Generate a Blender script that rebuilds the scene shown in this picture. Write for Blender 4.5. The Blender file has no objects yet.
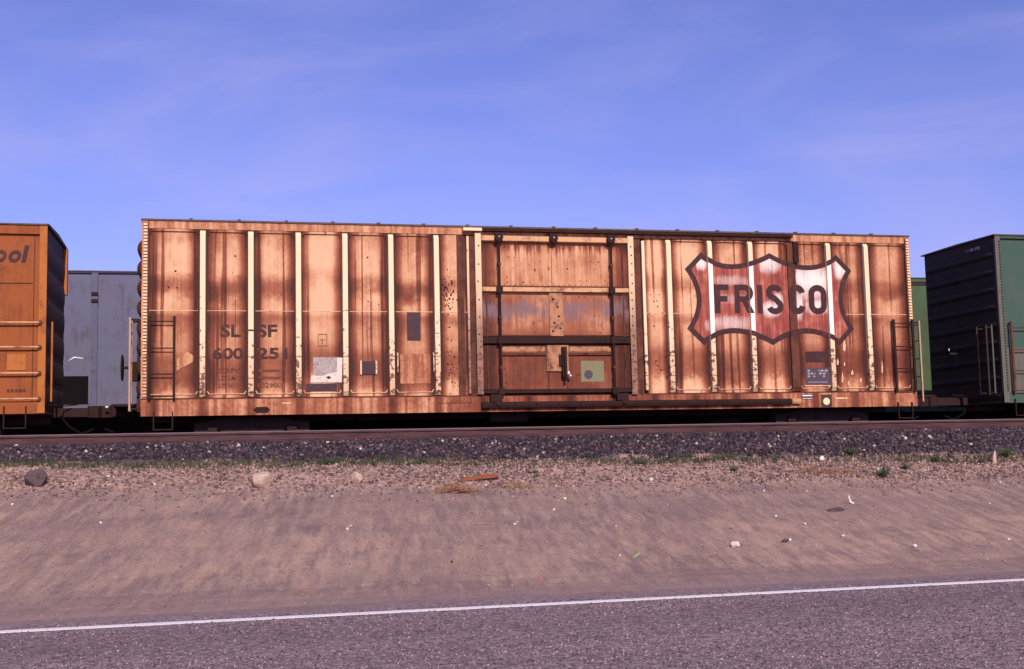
import bpy, bmesh, math, random
import numpy as np
from mathutils import Vector, Matrix
from mathutils.geometry import tessellate_polygon

random.seed(7)
rng = np.random.default_rng(11)
scene = bpy.context.scene
COL = scene.collection
R = math.radians

# ------------------------------------------------------------------ camera
CAM_Z = 1.6
cam_d = bpy.data.cameras.new('camera')
cam = bpy.data.objects.new('camera', cam_d)
COL.objects.link(cam)
cam_d.sensor_width = 36.0
cam_d.lens = 1213.86 / 1024 * 36.0
cam_d.clip_start = 0.1
cam_d.clip_end = 9000
_yaw, _pitch, _roll = .2316, .0998, -.0221
_f = Vector((math.sin(_yaw) * math.cos(_pitch), math.cos(_yaw) * math.cos(_pitch), math.sin(_pitch)))
_r = Vector((math.cos(_yaw), -math.sin(_yaw), 0))
_u = _r.cross(_f)
_c, _s = math.cos(_roll), math.sin(_roll)
_r2 = _c * _r + _s * _u
_u2 = -_s * _r + _c * _u
m3 = Matrix((_r2, _u2, -_f)).transposed()
cam.matrix_world = Matrix.Translation((0, 0, CAM_Z)) @ m3.to_4x4()
scene.camera = cam

# ------------------------------------------------------------------ light
SUN_EL, SUN_AZ = 33.0, 2.5            # azimuth measured from behind the camera (-Y) towards +X
sun_dir = Vector((math.sin(R(SUN_AZ)) * math.cos(R(SUN_EL)), -math.cos(R(SUN_AZ)) * math.cos(R(SUN_EL)), math.sin(R(SUN_EL))))
sd = bpy.data.lights.new('sun', 'SUN')
sd.energy = 4.2
sd.angle = R(0.53)
sd.color = (1.0, 0.90, 0.76)
sun = bpy.data.objects.new('sun', sd)
COL.objects.link(sun)
sun.rotation_euler = (-sun_dir).to_track_quat('-Z', 'Y').to_euler()
sun.location = sun_dir * 60

world = bpy.data.worlds.new('World')
scene.world = world
world.use_nodes = True
wn, wl = world.node_tree.nodes, world.node_tree.links
wn.clear()
sky = wn.new('ShaderNodeTexSky')
sky.sky_type = 'NISHITA'
sky.sun_disc = False
sky.sun_elevation = R(SUN_EL)
sky.sun_rotation = R(180 - SUN_AZ)
sky.altitude = 200
sky.air_density = 1.0
sky.dust_density = 0.9
sky.ozone_density = 1.5
tint = wn.new('ShaderNodeMix'); tint.data_type = 'RGBA'; tint.blend_type = 'MULTIPLY'; tint.inputs[0].default_value = 1
tint.inputs[7].default_value = (1.03, 0.88, 1.60, 1)
wl.new(sky.outputs[0], tint.inputs[6])
# thin cirrus
tc = wn.new('ShaderNodeTexCoord')
mp = wn.new('ShaderNodeMapping'); mp.inputs['Location'].default_value = (.5, 2.1, .9); mp.inputs['Scale'].default_value = (1.6, 1.2, 5.0); mp.inputs['Rotation'].default_value = (R(8), R(-16), R(30))
nz = wn.new('ShaderNodeTexNoise'); nz.inputs['Scale'].default_value = 2.1; nz.inputs['Detail'].default_value = 7; nz.inputs['Roughness'].default_value = .55; nz.inputs['Distortion'].default_value = .5
mr = wn.new('ShaderNodeMapRange'); mr.interpolation_type = 'SMOOTHSTEP'
mr.inputs[1].default_value = .42; mr.inputs[2].default_value = .78; mr.inputs[3].default_value = 0; mr.inputs[4].default_value = .40
wl.new(tc.outputs['Generated'], mp.inputs[0]); wl.new(mp.outputs[0], nz.inputs[0]); wl.new(nz.outputs[0], mr.inputs[0])
cl = wn.new('ShaderNodeMix'); cl.data_type = 'RGBA'; cl.inputs[7].default_value = (5.6, 5.1, 9.2, 1)
wl.new(mr.outputs[0], cl.inputs[0]); wl.new(tint.outputs[2], cl.inputs[6])
bg = wn.new('ShaderNodeBackground'); bg.inputs[1].default_value = 0.095
wo = wn.new('ShaderNodeOutputWorld')
wl.new(cl.outputs[2], bg.inputs[0]); wl.new(bg.outputs[0], wo.inputs[0])

scene.render.engine = 'CYCLES'
scene.view_settings.view_transform = 'Standard'
scene.view_settings.look = 'None'
scene.view_settings.exposure = 0.0
scene.view_settings.gamma = 1.0

# ------------------------------------------------------------------ node helpers
class NT:
    def __init__(s, name):
        s.m = bpy.data.materials.new(name); s.m.use_nodes = True
        s.n = s.m.node_tree.nodes; s.l = s.m.node_tree.links
        s.b = s.n['Principled BSDF']
    def val(s, sock, v):
        if isinstance(v, bpy.types.NodeSocket): s.l.new(v, sock)
        else: sock.default_value = v
    def coord(s, which='Object'):
        return s.n.new('ShaderNodeTexCoord').outputs[which]
    def sep(s, v):
        o = s.n.new('ShaderNodeSeparateXYZ'); s.l.new(v, o.inputs[0]); return o.outputs
    def mapp(s, v, sc=(1, 1, 1), loc=(0, 0, 0), rot=(0, 0, 0)):
        o = s.n.new('ShaderNodeMapping'); o.inputs['Scale'].default_value = sc; o.inputs['Location'].default_value = loc; o.inputs['Rotation'].default_value = rot
        s.l.new(v, o.inputs[0]); return o.outputs[0]
    def noise(s, v, scale, detail=4, rough=.55, dist=0.0):
        o = s.n.new('ShaderNodeTexNoise'); o.inputs['Scale'].default_value = scale; o.inputs['Detail'].default_value = detail
        o.inputs['Roughness'].default_value = rough; o.inputs['Distortion'].default_value = dist
        s.l.new(v, o.inputs[0]); return o.outputs[0]
    def vor(s, v, scale, out='Distance', rnd=1.0):
        o = s.n.new('ShaderNodeTexVoronoi'); o.inputs['Scale'].default_value = scale; o.inputs['Randomness'].default_value = rnd
        s.l.new(v, o.inputs[0]); return o.outputs[out]
    def math(s, op, a, b=0.0, c=0.0, clamp=False):
        o = s.n.new('ShaderNodeMath'); o.operation = op; o.use_clamp = clamp
        s.val(o.inputs[0], a); s.val(o.inputs[1], b)
        if op in ('MULTIPLY_ADD', 'PINGPONG', 'WRAP', 'SMOOTH_MIN', 'COMPARE'): s.val(o.inputs[2], c)
        return o.outputs[0]
    def ramp01(s, v, a, b, lo=0.0, hi=1.0, smooth=True):
        o = s.n.new('ShaderNodeMapRange'); o.interpolation_type = 'SMOOTHSTEP' if smooth else 'LINEAR'
        s.val(o.inputs[0], v); o.inputs[1].default_value = a; o.inputs[2].default_value = b; o.inputs[3].default_value = lo; o.inputs[4].default_value = hi
        return o.outputs[0]
    def cramp(s, v, stops):
        o = s.n.new('ShaderNodeValToRGB'); e = o.color_ramp.elements
        e[0].position, e[0].color = stops[0][0], (*stops[0][1], 1)
        e[1].position, e[1].color = stops[-1][0], (*stops[-1][1], 1)
        for p, c in stops[1:-1]:
            k = e.new(p); k.color = (*c, 1)
        s.l.new(v, o.inputs[0]); return o.outputs[0]
    def mix(s, f, a, b, blend='MIX'):
        o = s.n.new('ShaderNodeMix'); o.data_type = 'RGBA'; o.blend_type = blend
        s.val(o.inputs[0], f)
        for k, v in ((6, a), (7, b)):
            if isinstance(v, bpy.types.NodeSocket): s.l.new(v, o.inputs[k])
            else: o.inputs[k].default_value = (*v, 1)
        return o.outputs[2]
    def rand(s): return s.n.new('ShaderNodeObjectInfo').outputs['Random']
    def bump(s, h, strength, dist=.01):
        o = s.n.new('ShaderNodeBump'); o.inputs['Strength'].default_value = strength; o.inputs['Distance'].default_value = dist
        s.l.new(h, o.inputs['Height']); s.l.new(o.outputs[0], s.b.inputs['Normal'])
    def fin(s, col, rough=.6, metal=0.0, spec=.4):
        s.val(s.b.inputs['Base Color'], col if isinstance(col, bpy.types.NodeSocket) else (*col, 1))
        s.val(s.b.inputs['Roughness'], rough); s.val(s.b.inputs['Metallic'], metal)
        s.b.inputs['Specular IOR Level'].default_value = spec
        return s.m

def grimy(name, clean, dirt, amount=.5, scale=2.0, streak=True, rough=.68, spec=.18, metal=0.0, bump=.15, fine=18):
    t = NT(name); c = t.coord()
    n1 = t.noise(c, scale, 5, .6)
    n2 = t.noise(t.mapp(c, (7, 7, .6)) if streak else c, 1.6 if streak else scale * 4, 4, .6)
    n3 = t.noise(c, fine, 3, .6)
    v = t.math('ADD', t.math('MULTIPLY', n1, .5), t.math('ADD', t.math('MULTIPLY', n2, .35), t.math('MULTIPLY', n3, .15)))
    f = t.ramp01(v, .62 - .30 * amount, .78 - .22 * amount)
    col = t.mix(f, clean, dirt)
    if bump: t.bump(n3, bump, .004)
    return t.fin(col, rough, metal, spec)

# ------------------------------------------------------------------ materials: boxcar with shield
PEACH = [(0.0, (.72, .41, .243)), (.18, (.555, .264, .142)), (.38, (.340, .114, .060)), (.60, (.195, .053, .029)), (1.0, (.065, .018, .012))]
S0 = .717

def mat_panel():
    t = NT('weathered_buff_paint'); c = t.coord(); xyz = t.sep(c); uv = t.sep(t.coord('UV'))
    w = t.math('SUBTRACT', xyz[2], S0); rd = t.rand()
    big = t.noise(c, .85, 4, .55); mid = t.noise(c, 2.8, 8, .68); flk = t.noise(c, 11, 6, .7)
    run = t.ramp01(t.noise(t.mapp(c, (7.5, 7.5, .16)), 1.0, 2, .5), .56, .66, 0, .42)
    fs = t.noise(t.mapp(c, (19, 19, .30)), 1.3, 3, .6)
    cen = lambda v, k: t.math('MULTIPLY', t.math('SUBTRACT', v, .5), k)
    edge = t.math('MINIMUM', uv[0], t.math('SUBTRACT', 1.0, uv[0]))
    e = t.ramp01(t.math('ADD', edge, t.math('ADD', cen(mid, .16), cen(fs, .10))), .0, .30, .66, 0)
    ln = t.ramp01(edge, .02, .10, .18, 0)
    wv = t.math('ADD', w, t.math('ADD', cen(mid, .50), t.math('ADD', cen(rd, .30), cen(big, .5))))
    b1 = t.math('MULTIPLY', t.ramp01(t.math('ABSOLUTE', t.math('SUBTRACT', wv, 2.90)), .03, .34, 1, 0), t.ramp01(rd, 0, 1, .20, .42, False))
    lo = t.math('MULTIPLY', t.ramp01(t.math('ADD', w, cen(mid, .35)), 2.34, 2.12, 0, .34), t.ramp01(wv, .45, .80, .25, 1))
    b2 = t.ramp01(t.math('ABSOLUTE', t.math('SUBTRACT', wv, 1.72)), .10, .50, -.18, 0)
    b3 = t.ramp01(t.math('ABSOLUTE', t.math('SUBTRACT', wv, 1.05)), .10, .45, .12, 0)
    tp = t.ramp01(wv, 3.70, 4.05, 0, .16)
    rt = t.ramp01(xyz[0], 15.0, 15.5, 0, .16)
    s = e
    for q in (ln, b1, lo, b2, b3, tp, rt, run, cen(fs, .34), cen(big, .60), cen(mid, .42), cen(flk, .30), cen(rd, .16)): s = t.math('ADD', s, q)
    sp = t.ramp01(t.noise(c, 17, 2, .5), .70, .75); gate = t.ramp01(t.noise(c, 1.7, 2), .54, .62)
    s = t.math('ADD', s, t.math('MULTIPLY', t.math('MULTIPLY', sp, gate), .6))
    s = t.math('ADD', s, .02)
    t.bump(fs, .08, .003)
    return t.fin(t.cramp(s, PEACH), .65, 0, .16)
M = {}
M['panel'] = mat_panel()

def mat_post(name, hi, lo, rustk=1.0, gw=(1.9, .3, .66), th=(.57, .65)):
    t = NT(name); c = t.coord(); xyz = t.sep(c); w = t.math('SUBTRACT', xyz[2], S0)
    n = t.noise(c, 9, 4, .65); st = t.noise(t.mapp(c, (14, 14, .7)), 1.4, 3)
    g = t.ramp01(t.math('ADD', w, t.math('MULTIPLY', t.math('SUBTRACT', st, .5), 1.6)), gw[0], gw[1], .06, gw[2])
    col = t.mix(g, hi, lo)
    thr = t.math('ADD', n, t.ramp01(w, 3.2, .6, -.10, .06))
    spots = t.math('MULTIPLY', t.ramp01(thr, *th), rustk)
    col = t.mix(spots, col, (.16, .06, .045))
    # seams across the post near its foot
    for wz in (1.27, .80):
        d = t.math('ABSOLUTE', t.math('SUBTRACT', w, wz))
        col = t.mix(t.ramp01(d, .006, .022, .75, 0), col, (.16, .06, .04))
    return t.fin(col, .5, 0, .35)
M['post'] = mat_post('cream_post_paint', (.86, .64, .40), (.52, .27, .14))
M['doorpost'] = mat_post('rust_eaten_cream_paint', (.80, .54, .32), (.20, .072, .045), 1.0, (3.3, 1.5, .85), (.53, .62))
M['rustpost'] = grimy('brown_rusted_post', (.14, .044, .024), (.05, .017, .013), .7, 3)

def mat_sill():
    t = NT('stained_sill_paint'); c = t.coord(); xyz = t.sep(c)
    st = t.noise(t.mapp(c, (9, 9, .2)), 1.3, 4, .6); b = t.noise(c, 1.2, 4); f = t.noise(c, 14, 3)
    ph = t.math('PINGPONG', t.math('SUBTRACT', xyz[0], 1.28), .518)
    foot = t.ramp01(ph, .03, .16, .35, 0)
    s = t.math('ADD', t.math('MULTIPLY', t.math('SUBTRACT', st, .5), .8), t.math('MULTIPLY', t.math('SUBTRACT', b, .5), .8))
    s = t.math('ADD', s, t.math('MULTIPLY', t.math('SUBTRACT', f, .5), .35)); s = t.math('ADD', s, foot); s = t.math('ADD', s, .34)
    mid = t.math('MULTIPLY', t.ramp01(xyz[0], 6.2, 7.6), t.ramp01(xyz[0], 15.4, 11.5))
    s = t.math('ADD', s, t.math('MULTIPLY', mid, .22))
    col = t.cramp(s, PEACH); t.bump(f, .15, .004)
    return t.fin(col, .7, 0, .15)
M['sill'] = mat_sill()
def mat_chord():
    t = NT('faded_top_chord_paint'); c = t.coord()
    st = t.noise(t.mapp(c, (5, 5, .3)), 1.5, 4, .6); f = t.noise(c, 14, 3)
    s = t.math('ADD', t.math('MULTIPLY', t.math('SUBTRACT', st, .5), .9), t.math('MULTIPLY', t.math('SUBTRACT', f, .5), .3)); s = t.math('ADD', s, .26)
    return t.fin(t.cramp(s, PEACH), .65, 0, .15)
M['chord'] = mat_chord()
M['rust'] = grimy('dark_rust', (.12, .040, .022), (.036, .014, .011), .55, 4, rough=.8, spec=.2)
M['dkrust'] = grimy('near_black_grime', (.032, .012, .010), (.014, .007, .007), .5, 4, rough=.8, spec=.2)
M['brass'] = grimy('peach_worn_beam_paint', (.62, .34, .175), (.20, .068, .040), .50, 1.3, streak=False, rough=.5, fine=7)
M['plate'] = grimy('rusted_lock_plate_paint', (.44, .20, .105), (.13, .045, .032), .55, 2.5, streak=False, rough=.6, fine=7)
M['seam'] = grimy('pale_weld_bead', (.80, .52, .30), (.42, .18, .10), .5, 5, streak=False)
M['under'] = grimy('black_underframe_grime', (.045, .026, .026), (.02, .012, .014), .5, 3, rough=.85, spec=.15, bump=0)
M['steel'] = grimy('bright_worn_steel', (.85, .82, .80), (.35, .28, .25), .4, 9, streak=False, rough=.25, metal=.6)
def mat_door():
    t = NT('rust_washed_door_paint'); c = t.coord(); xyz = t.sep(c); w = t.math('SUBTRACT', xyz[2], S0)
    big = t.noise(c, 1.5, 5, .6); st = t.noise(t.mapp(c, (10, 10, .5)), 1.4, 4, .65); f = t.noise(c, 13, 3)
    wv = t.math('ADD', w, t.math('MULTIPLY', t.math('SUBTRACT', st, .5), .9))
    top = t.ramp01(wv, 3.66, 4.0, 0, .55)
    low = t.ramp01(wv, 1.95, 1.35, .0, .27); mid = t.ramp01(wv, 2.95, 2.6, 0, .16)
    s = t.math('ADD', t.math('ADD', top, low), mid)
    s = t.math('ADD', s, t.math('MULTIPLY', t.math('SUBTRACT', big, .5), .7)); s = t.math('ADD', s, t.math('MULTIPLY', t.math('SUBTRACT', st, .5), .55))
    eu = t.math('MINIMUM', t.math('SUBTRACT', xyz[0], 7.50), t.math('SUBTRACT', 11.06, xyz[0]))
    s = t.math('ADD', s, t.ramp01(eu, .15, .48, .46, 0))
    sp = t.math('MULTIPLY', t.ramp01(t.noise(c, 12, 2, .5), .68, .73), .6)
    s = t.math('ADD', s, sp); s = t.math('ADD', s, .22)
    col = t.cramp(s, PEACH)
    # grey-violet worn primer showing through across the middle of the leaves
    g = t.math('MULTIPLY', t.ramp01(t.math('ABSOLUTE', t.math('SUBTRACT', wv, 2.35)), .05, .36, 1, 0), t.ramp01(t.noise(c, 2.2, 3), .36, .56, 0, .85))
    col = t.mix(g, col, (.20, .125, .135))
    t.bump(f, .2, .004)
    return t.fin(col, .65, 0, .15)
M['door'] = mat_door()

def mat_shield():
    t = NT('faded_red_shield_paint'); c = t.coord(); xyz = t.sep(c)
    u = xyz[0]; w = t.math('SUBTRACT', xyz[2], S0)
    st = t.noise(t.mapp(c, (14, 14, .6)), 1.5, 4, .65); b = t.noise(c, 3, 4)
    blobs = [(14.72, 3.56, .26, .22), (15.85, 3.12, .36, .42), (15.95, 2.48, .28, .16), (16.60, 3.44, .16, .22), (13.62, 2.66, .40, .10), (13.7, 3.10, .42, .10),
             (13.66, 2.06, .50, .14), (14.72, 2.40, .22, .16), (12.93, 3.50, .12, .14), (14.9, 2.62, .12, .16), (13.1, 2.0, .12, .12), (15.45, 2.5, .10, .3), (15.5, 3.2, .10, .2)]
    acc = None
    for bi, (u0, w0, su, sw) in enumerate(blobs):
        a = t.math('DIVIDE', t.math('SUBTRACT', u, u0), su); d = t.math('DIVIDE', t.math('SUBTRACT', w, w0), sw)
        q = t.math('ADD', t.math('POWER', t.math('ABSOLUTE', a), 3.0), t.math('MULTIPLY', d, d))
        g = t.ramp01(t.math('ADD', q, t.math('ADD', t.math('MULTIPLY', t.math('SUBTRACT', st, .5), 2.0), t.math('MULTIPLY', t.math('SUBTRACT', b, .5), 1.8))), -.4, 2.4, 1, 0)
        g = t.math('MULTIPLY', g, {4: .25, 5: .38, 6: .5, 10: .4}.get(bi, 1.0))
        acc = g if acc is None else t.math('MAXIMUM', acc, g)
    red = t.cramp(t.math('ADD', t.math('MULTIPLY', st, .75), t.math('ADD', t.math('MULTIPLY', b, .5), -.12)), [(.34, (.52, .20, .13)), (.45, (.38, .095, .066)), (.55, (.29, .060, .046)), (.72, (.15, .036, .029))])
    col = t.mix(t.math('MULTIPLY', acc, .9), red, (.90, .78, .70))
    drip = t.ramp01(t.noise(t.mapp(c, (26, 26, .45)), 1.5, 3), .56, .68, 0, .6)
    col = t.mix(drip, col, (.22, .06, .04))
    return t.fin(col, .6, 0, .18)
M['shield'] = mat_shield()
t = NT('white_worn_post_paint'); cc = t.coord()
M['shieldpost'] = t.fin(t.mix(t.ramp01(t.noise(cc, 8, 3), .55, .7, 0, .5), (.92, .84, .76), (.74, .48, .34)), .45, 0, .3)
M['blackpaint'] = grimy('dark_maroon_black_paint', (.052, .019, .020), (.12, .042, .032), .42, 5, rough=.5)
M['stencil'] = grimy('faded_brown_stencil_paint', (.060, .024, .024), (.17, .062, .042), .5, 6, streak=False)
M['faint'] = grimy('nearly_gone_stencil_paint', (.12, .040, .024), (.22, .078, .040), .7, 9, streak=False)
M['placard'] = grimy('torn_grey_placard', (.42, .34, .32), (.20, .13, .12), .55, 14, streak=False)
M['paper'] = grimy('torn_white_paper', (.72, .60, .52), (.40, .24, .17), .45, 9, streak=False)
M['dkviolet'] = grimy('dark_violet_patch', (.065, .034, .040), (.11, .045, .036), .45, 5)
M['bluegrey'] = grimy('slate_blue_stencil_panel', (.075, .060, .095), (.13, .05, .04), .5, 6, streak=False)
M['palegreen'] = grimy('pale_green_patch', (.20, .20, .105), (.26, .13, .08), .5, 7, streak=False)
M['yellow'] = grimy('pale_yellow_dot', (.85, .66, .36), (.6, .36, .2), .4, 8, streak=False)
M['whitebit'] = grimy('weathered_white', (.82, .78, .76), (.55, .46, .42), .3, 20, streak=False, bump=0)
# other cars
M['orange'] = grimy('sun_bleached_orange_paint', (.30, .080, .022), (.17, .045, .017), .5, 1.6)
M['orange_hi'] = grimy('orange_corner_paint', (.42, .135, .030), (.22, .062, .022), .45, 3)
M['orange_dk'] = grimy('shaded_orange_end_paint', (.09, .034, .020), (.035, .014, .012), .55, 2.5)  # orange darkened for the shade on the car end; also seams and digits
M['teal'] = grimy('dull_green_paint', (.050, .092, .072), (.082, .088, .070), .55, 1.6)
M['teal_dk'] = grimy('dirty_shaded_green_paint', (.042, .028, .022), (.028, .014, .012), .5, 2)  # end shade put into the colour along with grime; also rivets and fittings
M['tealgrey'] = grimy('grey_green_corner_paint', (.12, .112, .088), (.08, .056, .046), .4, 5)
M['greyblue'] = grimy('grey_blue_paint', (.130, .124, .185), (.088, .072, .088), .48, 1.6)
M['greyblue_lt'] = grimy('pale_blue_post_paint', (.115, .108, .170), (.07, .05, .065), .45, 4)
M['bgreen'] = grimy('bright_green_paint', (.070, .108, .052), (.054, .066, .038), .5, 1.5)
M['pitch'] = NT('pitch_dark_shade_and_fittings').fin((.010, .007, .008), .95, 0, .05)  # painted shade on the far car; also black hoses and brake wheel
M['roofgrey'] = grimy('dark_roof_metal', (.12, .075, .06), (.07, .04, .035), .5, 2)
M['creamtube'] = grimy('pale_handhold_paint', (.46, .27, .18), (.24, .11, .08), .4, 6)

# ------------------------------------------------------------------ mesh builder
class MB:
    def __init__(s, dz=0.0):
        s.v = []; s.f = []; s.dz = dz
    def add(s, vs, fs):
        o = len(s.v)
        s.v += [(x, y, z + s.dz) for x, y, z in vs]
        s.f += [tuple(i + o for i in f) for f in fs]
        return s
    def box(s, x0, x1, y0, y1, z0, z1):
        return s.add([(x0, y0, z0), (x1, y0, z0), (x1, y1, z0), (x0, y1, z0), (x0, y0, z1), (x1, y0, z1), (x1, y1, z1), (x0, y1, z1)],
                     [(0, 3, 2, 1), (4, 5, 6, 7), (0, 1, 5, 4), (1, 2, 6, 5), (2, 3, 7, 6), (3, 0, 4, 7)])
    def cyl(s, p0, p1, r, n=8, r1=None, cap=True):
        p0, p1 = Vector(p0), Vector(p1); r1 = r if r1 is None else r1
        d = (p1 - p0).normalized(); a = d.orthogonal().normalized(); b = d.cross(a)
        vs = []
        for p, rr in ((p0, r), (p1, r1)):
            for k in range(n):
                q = 2 * math.pi * k / n; vs.append(tuple(p + a * (rr * math.cos(q)) + b * (rr * math.sin(q))))
        fs = [(k, (k + 1) % n, n + (k + 1) % n, n + k) for k in range(n)]
        if cap: fs += [tuple(range(n - 1, -1, -1)), tuple(range(n, 2 * n))]
        return s.add(vs, fs)
    def path(s, pts, r, n=6):
        for a, b in zip(pts[:-1], pts[1:]): s.cyl(a, b, r, n)
        return s
    def prism_x(s, prof, x0, x1):       # closed (y,z) profile swept along x
        n = len(prof)
        vs = [(x0, y, z) for y, z in prof] + [(x1, y, z) for y, z in prof]
        fs = [(k, (k + 1) % n, n + (k + 1) % n, n + k) for k in range(n)] + [tuple(range(n - 1, -1, -1)), tuple(range(n, 2 * n))]
        return s.add(vs, fs)
    def prism_y(s, prof, y0, y1):       # closed (x,z) profile
        n = len(prof)
        vs = [(x, y0, z) for x, z in prof] + [(x, y1, z) for x, z in prof]
        fs = [(k, (k + 1) % n, n + (k + 1) % n, n + k) for k in range(n)] + [tuple(range(n - 1, -1, -1)), tuple(range(n, 2 * n))]
        return s.add(vs, fs)
    def ball(s, c, rx, ry, rz, n=8, m=5):
        vs = [(c[0], c[1], c[2] - rz)]
        for j in range(1, m):
            t_ = -math.pi / 2 + math.pi * j / m
            for k in range(n):
                q = 2 * math.pi * k / n
                vs.append((c[0] + rx * math.cos(t_) * math.cos(q), c[1] + ry * math.cos(t_) * math.sin(q), c[2] + rz * math.sin(t_)))
        vs.append((c[0], c[1], c[2] + rz))
        fs = [(0, 1 + (k + 1) % n, 1 + k) for k in range(n)]
        for j in range(m - 2):
            a = 1 + j * n
            fs += [(a + k, a + (k + 1) % n, a + n + (k + 1) % n, a + n + k) for k in range(n)]
        a = 1 + (m - 2) * n; e = len(vs) - 1
        fs += [(a + k, a + (k + 1) % n, e) for k in range(n)]
        return s.add(vs, fs)
    def build(s, name, mat, parent=None, smooth=False, kind=None):
        me = bpy.data.meshes.new(name); me.from_pydata(s.v, [], s.f)
        bm = bmesh.new(); bm.from_mesh(me); bmesh.ops.recalc_face_normals(bm, faces=bm.faces); bm.to_mesh(me); bm.free()
        if smooth: me.polygons.foreach_set('use_smooth', [True] * len(me.polygons))
        me.materials.append(M[mat] if isinstance(mat, str) else mat)
        o = bpy.data.objects.new(name, me); COL.objects.link(o)
        if parent: o.parent = parent
        if kind: o['kind'] = kind
        return o

def thing(name, label, cat, loc=(0, 0, 0), group=None):
    o = bpy.data.objects.new(name, None); COL.objects.link(o); o.location = loc; o.empty_display_size = .3
    o['label'] = label; o['category'] = cat
    if group: o['group'] = group
    return o
def tag(o, label, cat, group=None):
    o['label'] = label; o['category'] = cat
    if group: o['group'] = group
    return o
def struct(o): o['kind'] = 'structure'; return o

# ------------------------------------------------------------------ numpy noise and terrain
def vnoise(x, y, seed=0):
    xi = np.floor(x).astype(np.int64); yi = np.floor(y).astype(np.int64); fx = x - xi; fy = y - yi
    fx = fx * fx * (3 - 2 * fx); fy = fy * fy * (3 - 2 * fy)
    def h(a, b):
        n = (a * 374761393 + b * 668265263 + seed * 1442695041) & 0x7fffffff
        n = ((n ^ (n >> 13)) * 1274126177) & 0x7fffffff
        return ((n ^ (n >> 16)) & 0xffff) / 65535.0
    return (h(xi, yi) * (1 - fx) + h(xi + 1, yi) * fx) * (1 - fy) + (h(xi, yi + 1) * (1 - fx) + h(xi + 1, yi + 1) * fx) * fy - .5

T1C, T2C, T3C = 24.33, 28.69, 37.42
RZ1, RZ2 = 2.173, 1.90
def gh(x, y):
    x = np.asarray(x, float); y = np.asarray(y, float)
    zt = np.clip(1.15 - .0145 * (x - 4), .90, 1.32)
    Y = [-4000, 0, 12.9, 13.5, 13.85, 14.8, 17.2, 20.1, 20.45, 21.7, 22.85, 25.95, 26.6, 27.3, 30.1, 31.2, 35.8, 39.2, 39.9, 41.6, 43.5, 60, 6000]
    base = np.interp(y, Y, [-.05, -.05, -.05, -.03, .012, .08, .46, 1.02, 1.13, 1.45, 1.925, 1.95, 1.72, 1.67, 1.67, 1.60, 1.66, 1.66, 1.75, 3.3, 3.4, 1.2, .6])  # added unseen berm past the far track keeps the view under cars dark
    wgt = np.interp(y, [13.6, 20.3, 21.7, 22.8], [0, 1, 1, 0])
    z = base + (zt - 1.15) * wgt
    sand = np.interp(y, [13.3, 14.4, 20, 20.5], [.12, 1, 1, .4])
    rough = np.interp(y, [20.1, 20.5, 21.6, 22.2], [0, 1, 1, .25])
    z = z + sand * (.05 * vnoise(x * .55, y * .8, 1) + .030 * vnoise(x * 1.7 + y * .4, y * 1.2 - x * .3, 2) + .020 * vnoise(x * 5.2 - y * .7, y * 1.4, 3) + .012 * vnoise(x * 11, y * 9, 4) + .007 * vnoise(x * 23, y * 19, 9))
    rip = 1 - 2 * np.abs(vnoise(x * 5.6 - y * .8 + .8 * vnoise(x * .9, y * .9, 13), y * 1.0, 12)) * 1.0
    z = z + np.interp(y, [14.6, 15.4, 19.0, 20.2], [0, 1, .9, .4]) * np.clip(.5 + 2 * vnoise(x * .35, y * .5, 14), 0, 1) * .050 * (rip - .5)
    for yr in (14.15, 14.45, 14.85): z = z - .010 * np.exp(-((y - yr - .05 * np.sin(x * .3)) / .05) ** 2) * (.6 + vnoise(x * .4, y * 0 + yr, 15))
    z = z + rough * (.08 * vnoise(x * .9, y * 1.7, 5) + .05 * vnoise(x * 3.1, y * 4.1, 6) + .03 * vnoise(x * 9, y * 10, 7))
    far = np.interp(np.abs(y), [40, 400], [0, 1])
    return z + far * .5 * vnoise(x * .01, y * .01, 8)

def axis(lo, hi, step, out_lo, out_hi):
    a = list(np.arange(lo, hi, step)); s = step; b = a[-1]
    while b < out_hi: s *= 1.45; b += s; a.append(b)
    s = step; b = a[0]; pre = []
    while b > out_lo: s *= 1.45; b -= s; pre.append(b)
    return np.array(pre[::-1] + a)

def grid_obj(name, xs, ys, zf, mat):
    X, Y = np.meshgrid(xs, ys); Z = zf(X, Y); nx, ny = len(xs), len(ys)
    v = np.stack([X, Y, Z], -1).reshape(-1, 3)
    i = np.arange(nx * ny).reshape(ny, nx)
    f = np.stack([i[:-1, :-1], i[:-1, 1:], i[1:, 1:], i[1:, :-1]], -1).reshape(-1, 4)
    me = bpy.data.meshes.new(name)
    me.vertices.add(len(v)); me.vertices.foreach_set('co', v.ravel())
    me.loops.add(f.size); me.loops.foreach_set('vertex_index', f.ravel())
    me.polygons.add(len(f)); me.polygons.foreach_set('loop_start', np.arange(0, f.size, 4)); me.polygons.foreach_set('use_smooth', np.ones(len(f), bool))
    me.update(calc_edges=True); me.validate()
    me.materials.append(mat)
    o = bpy.data.objects.new(name, me); COL.objects.link(o)
    return o

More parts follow.
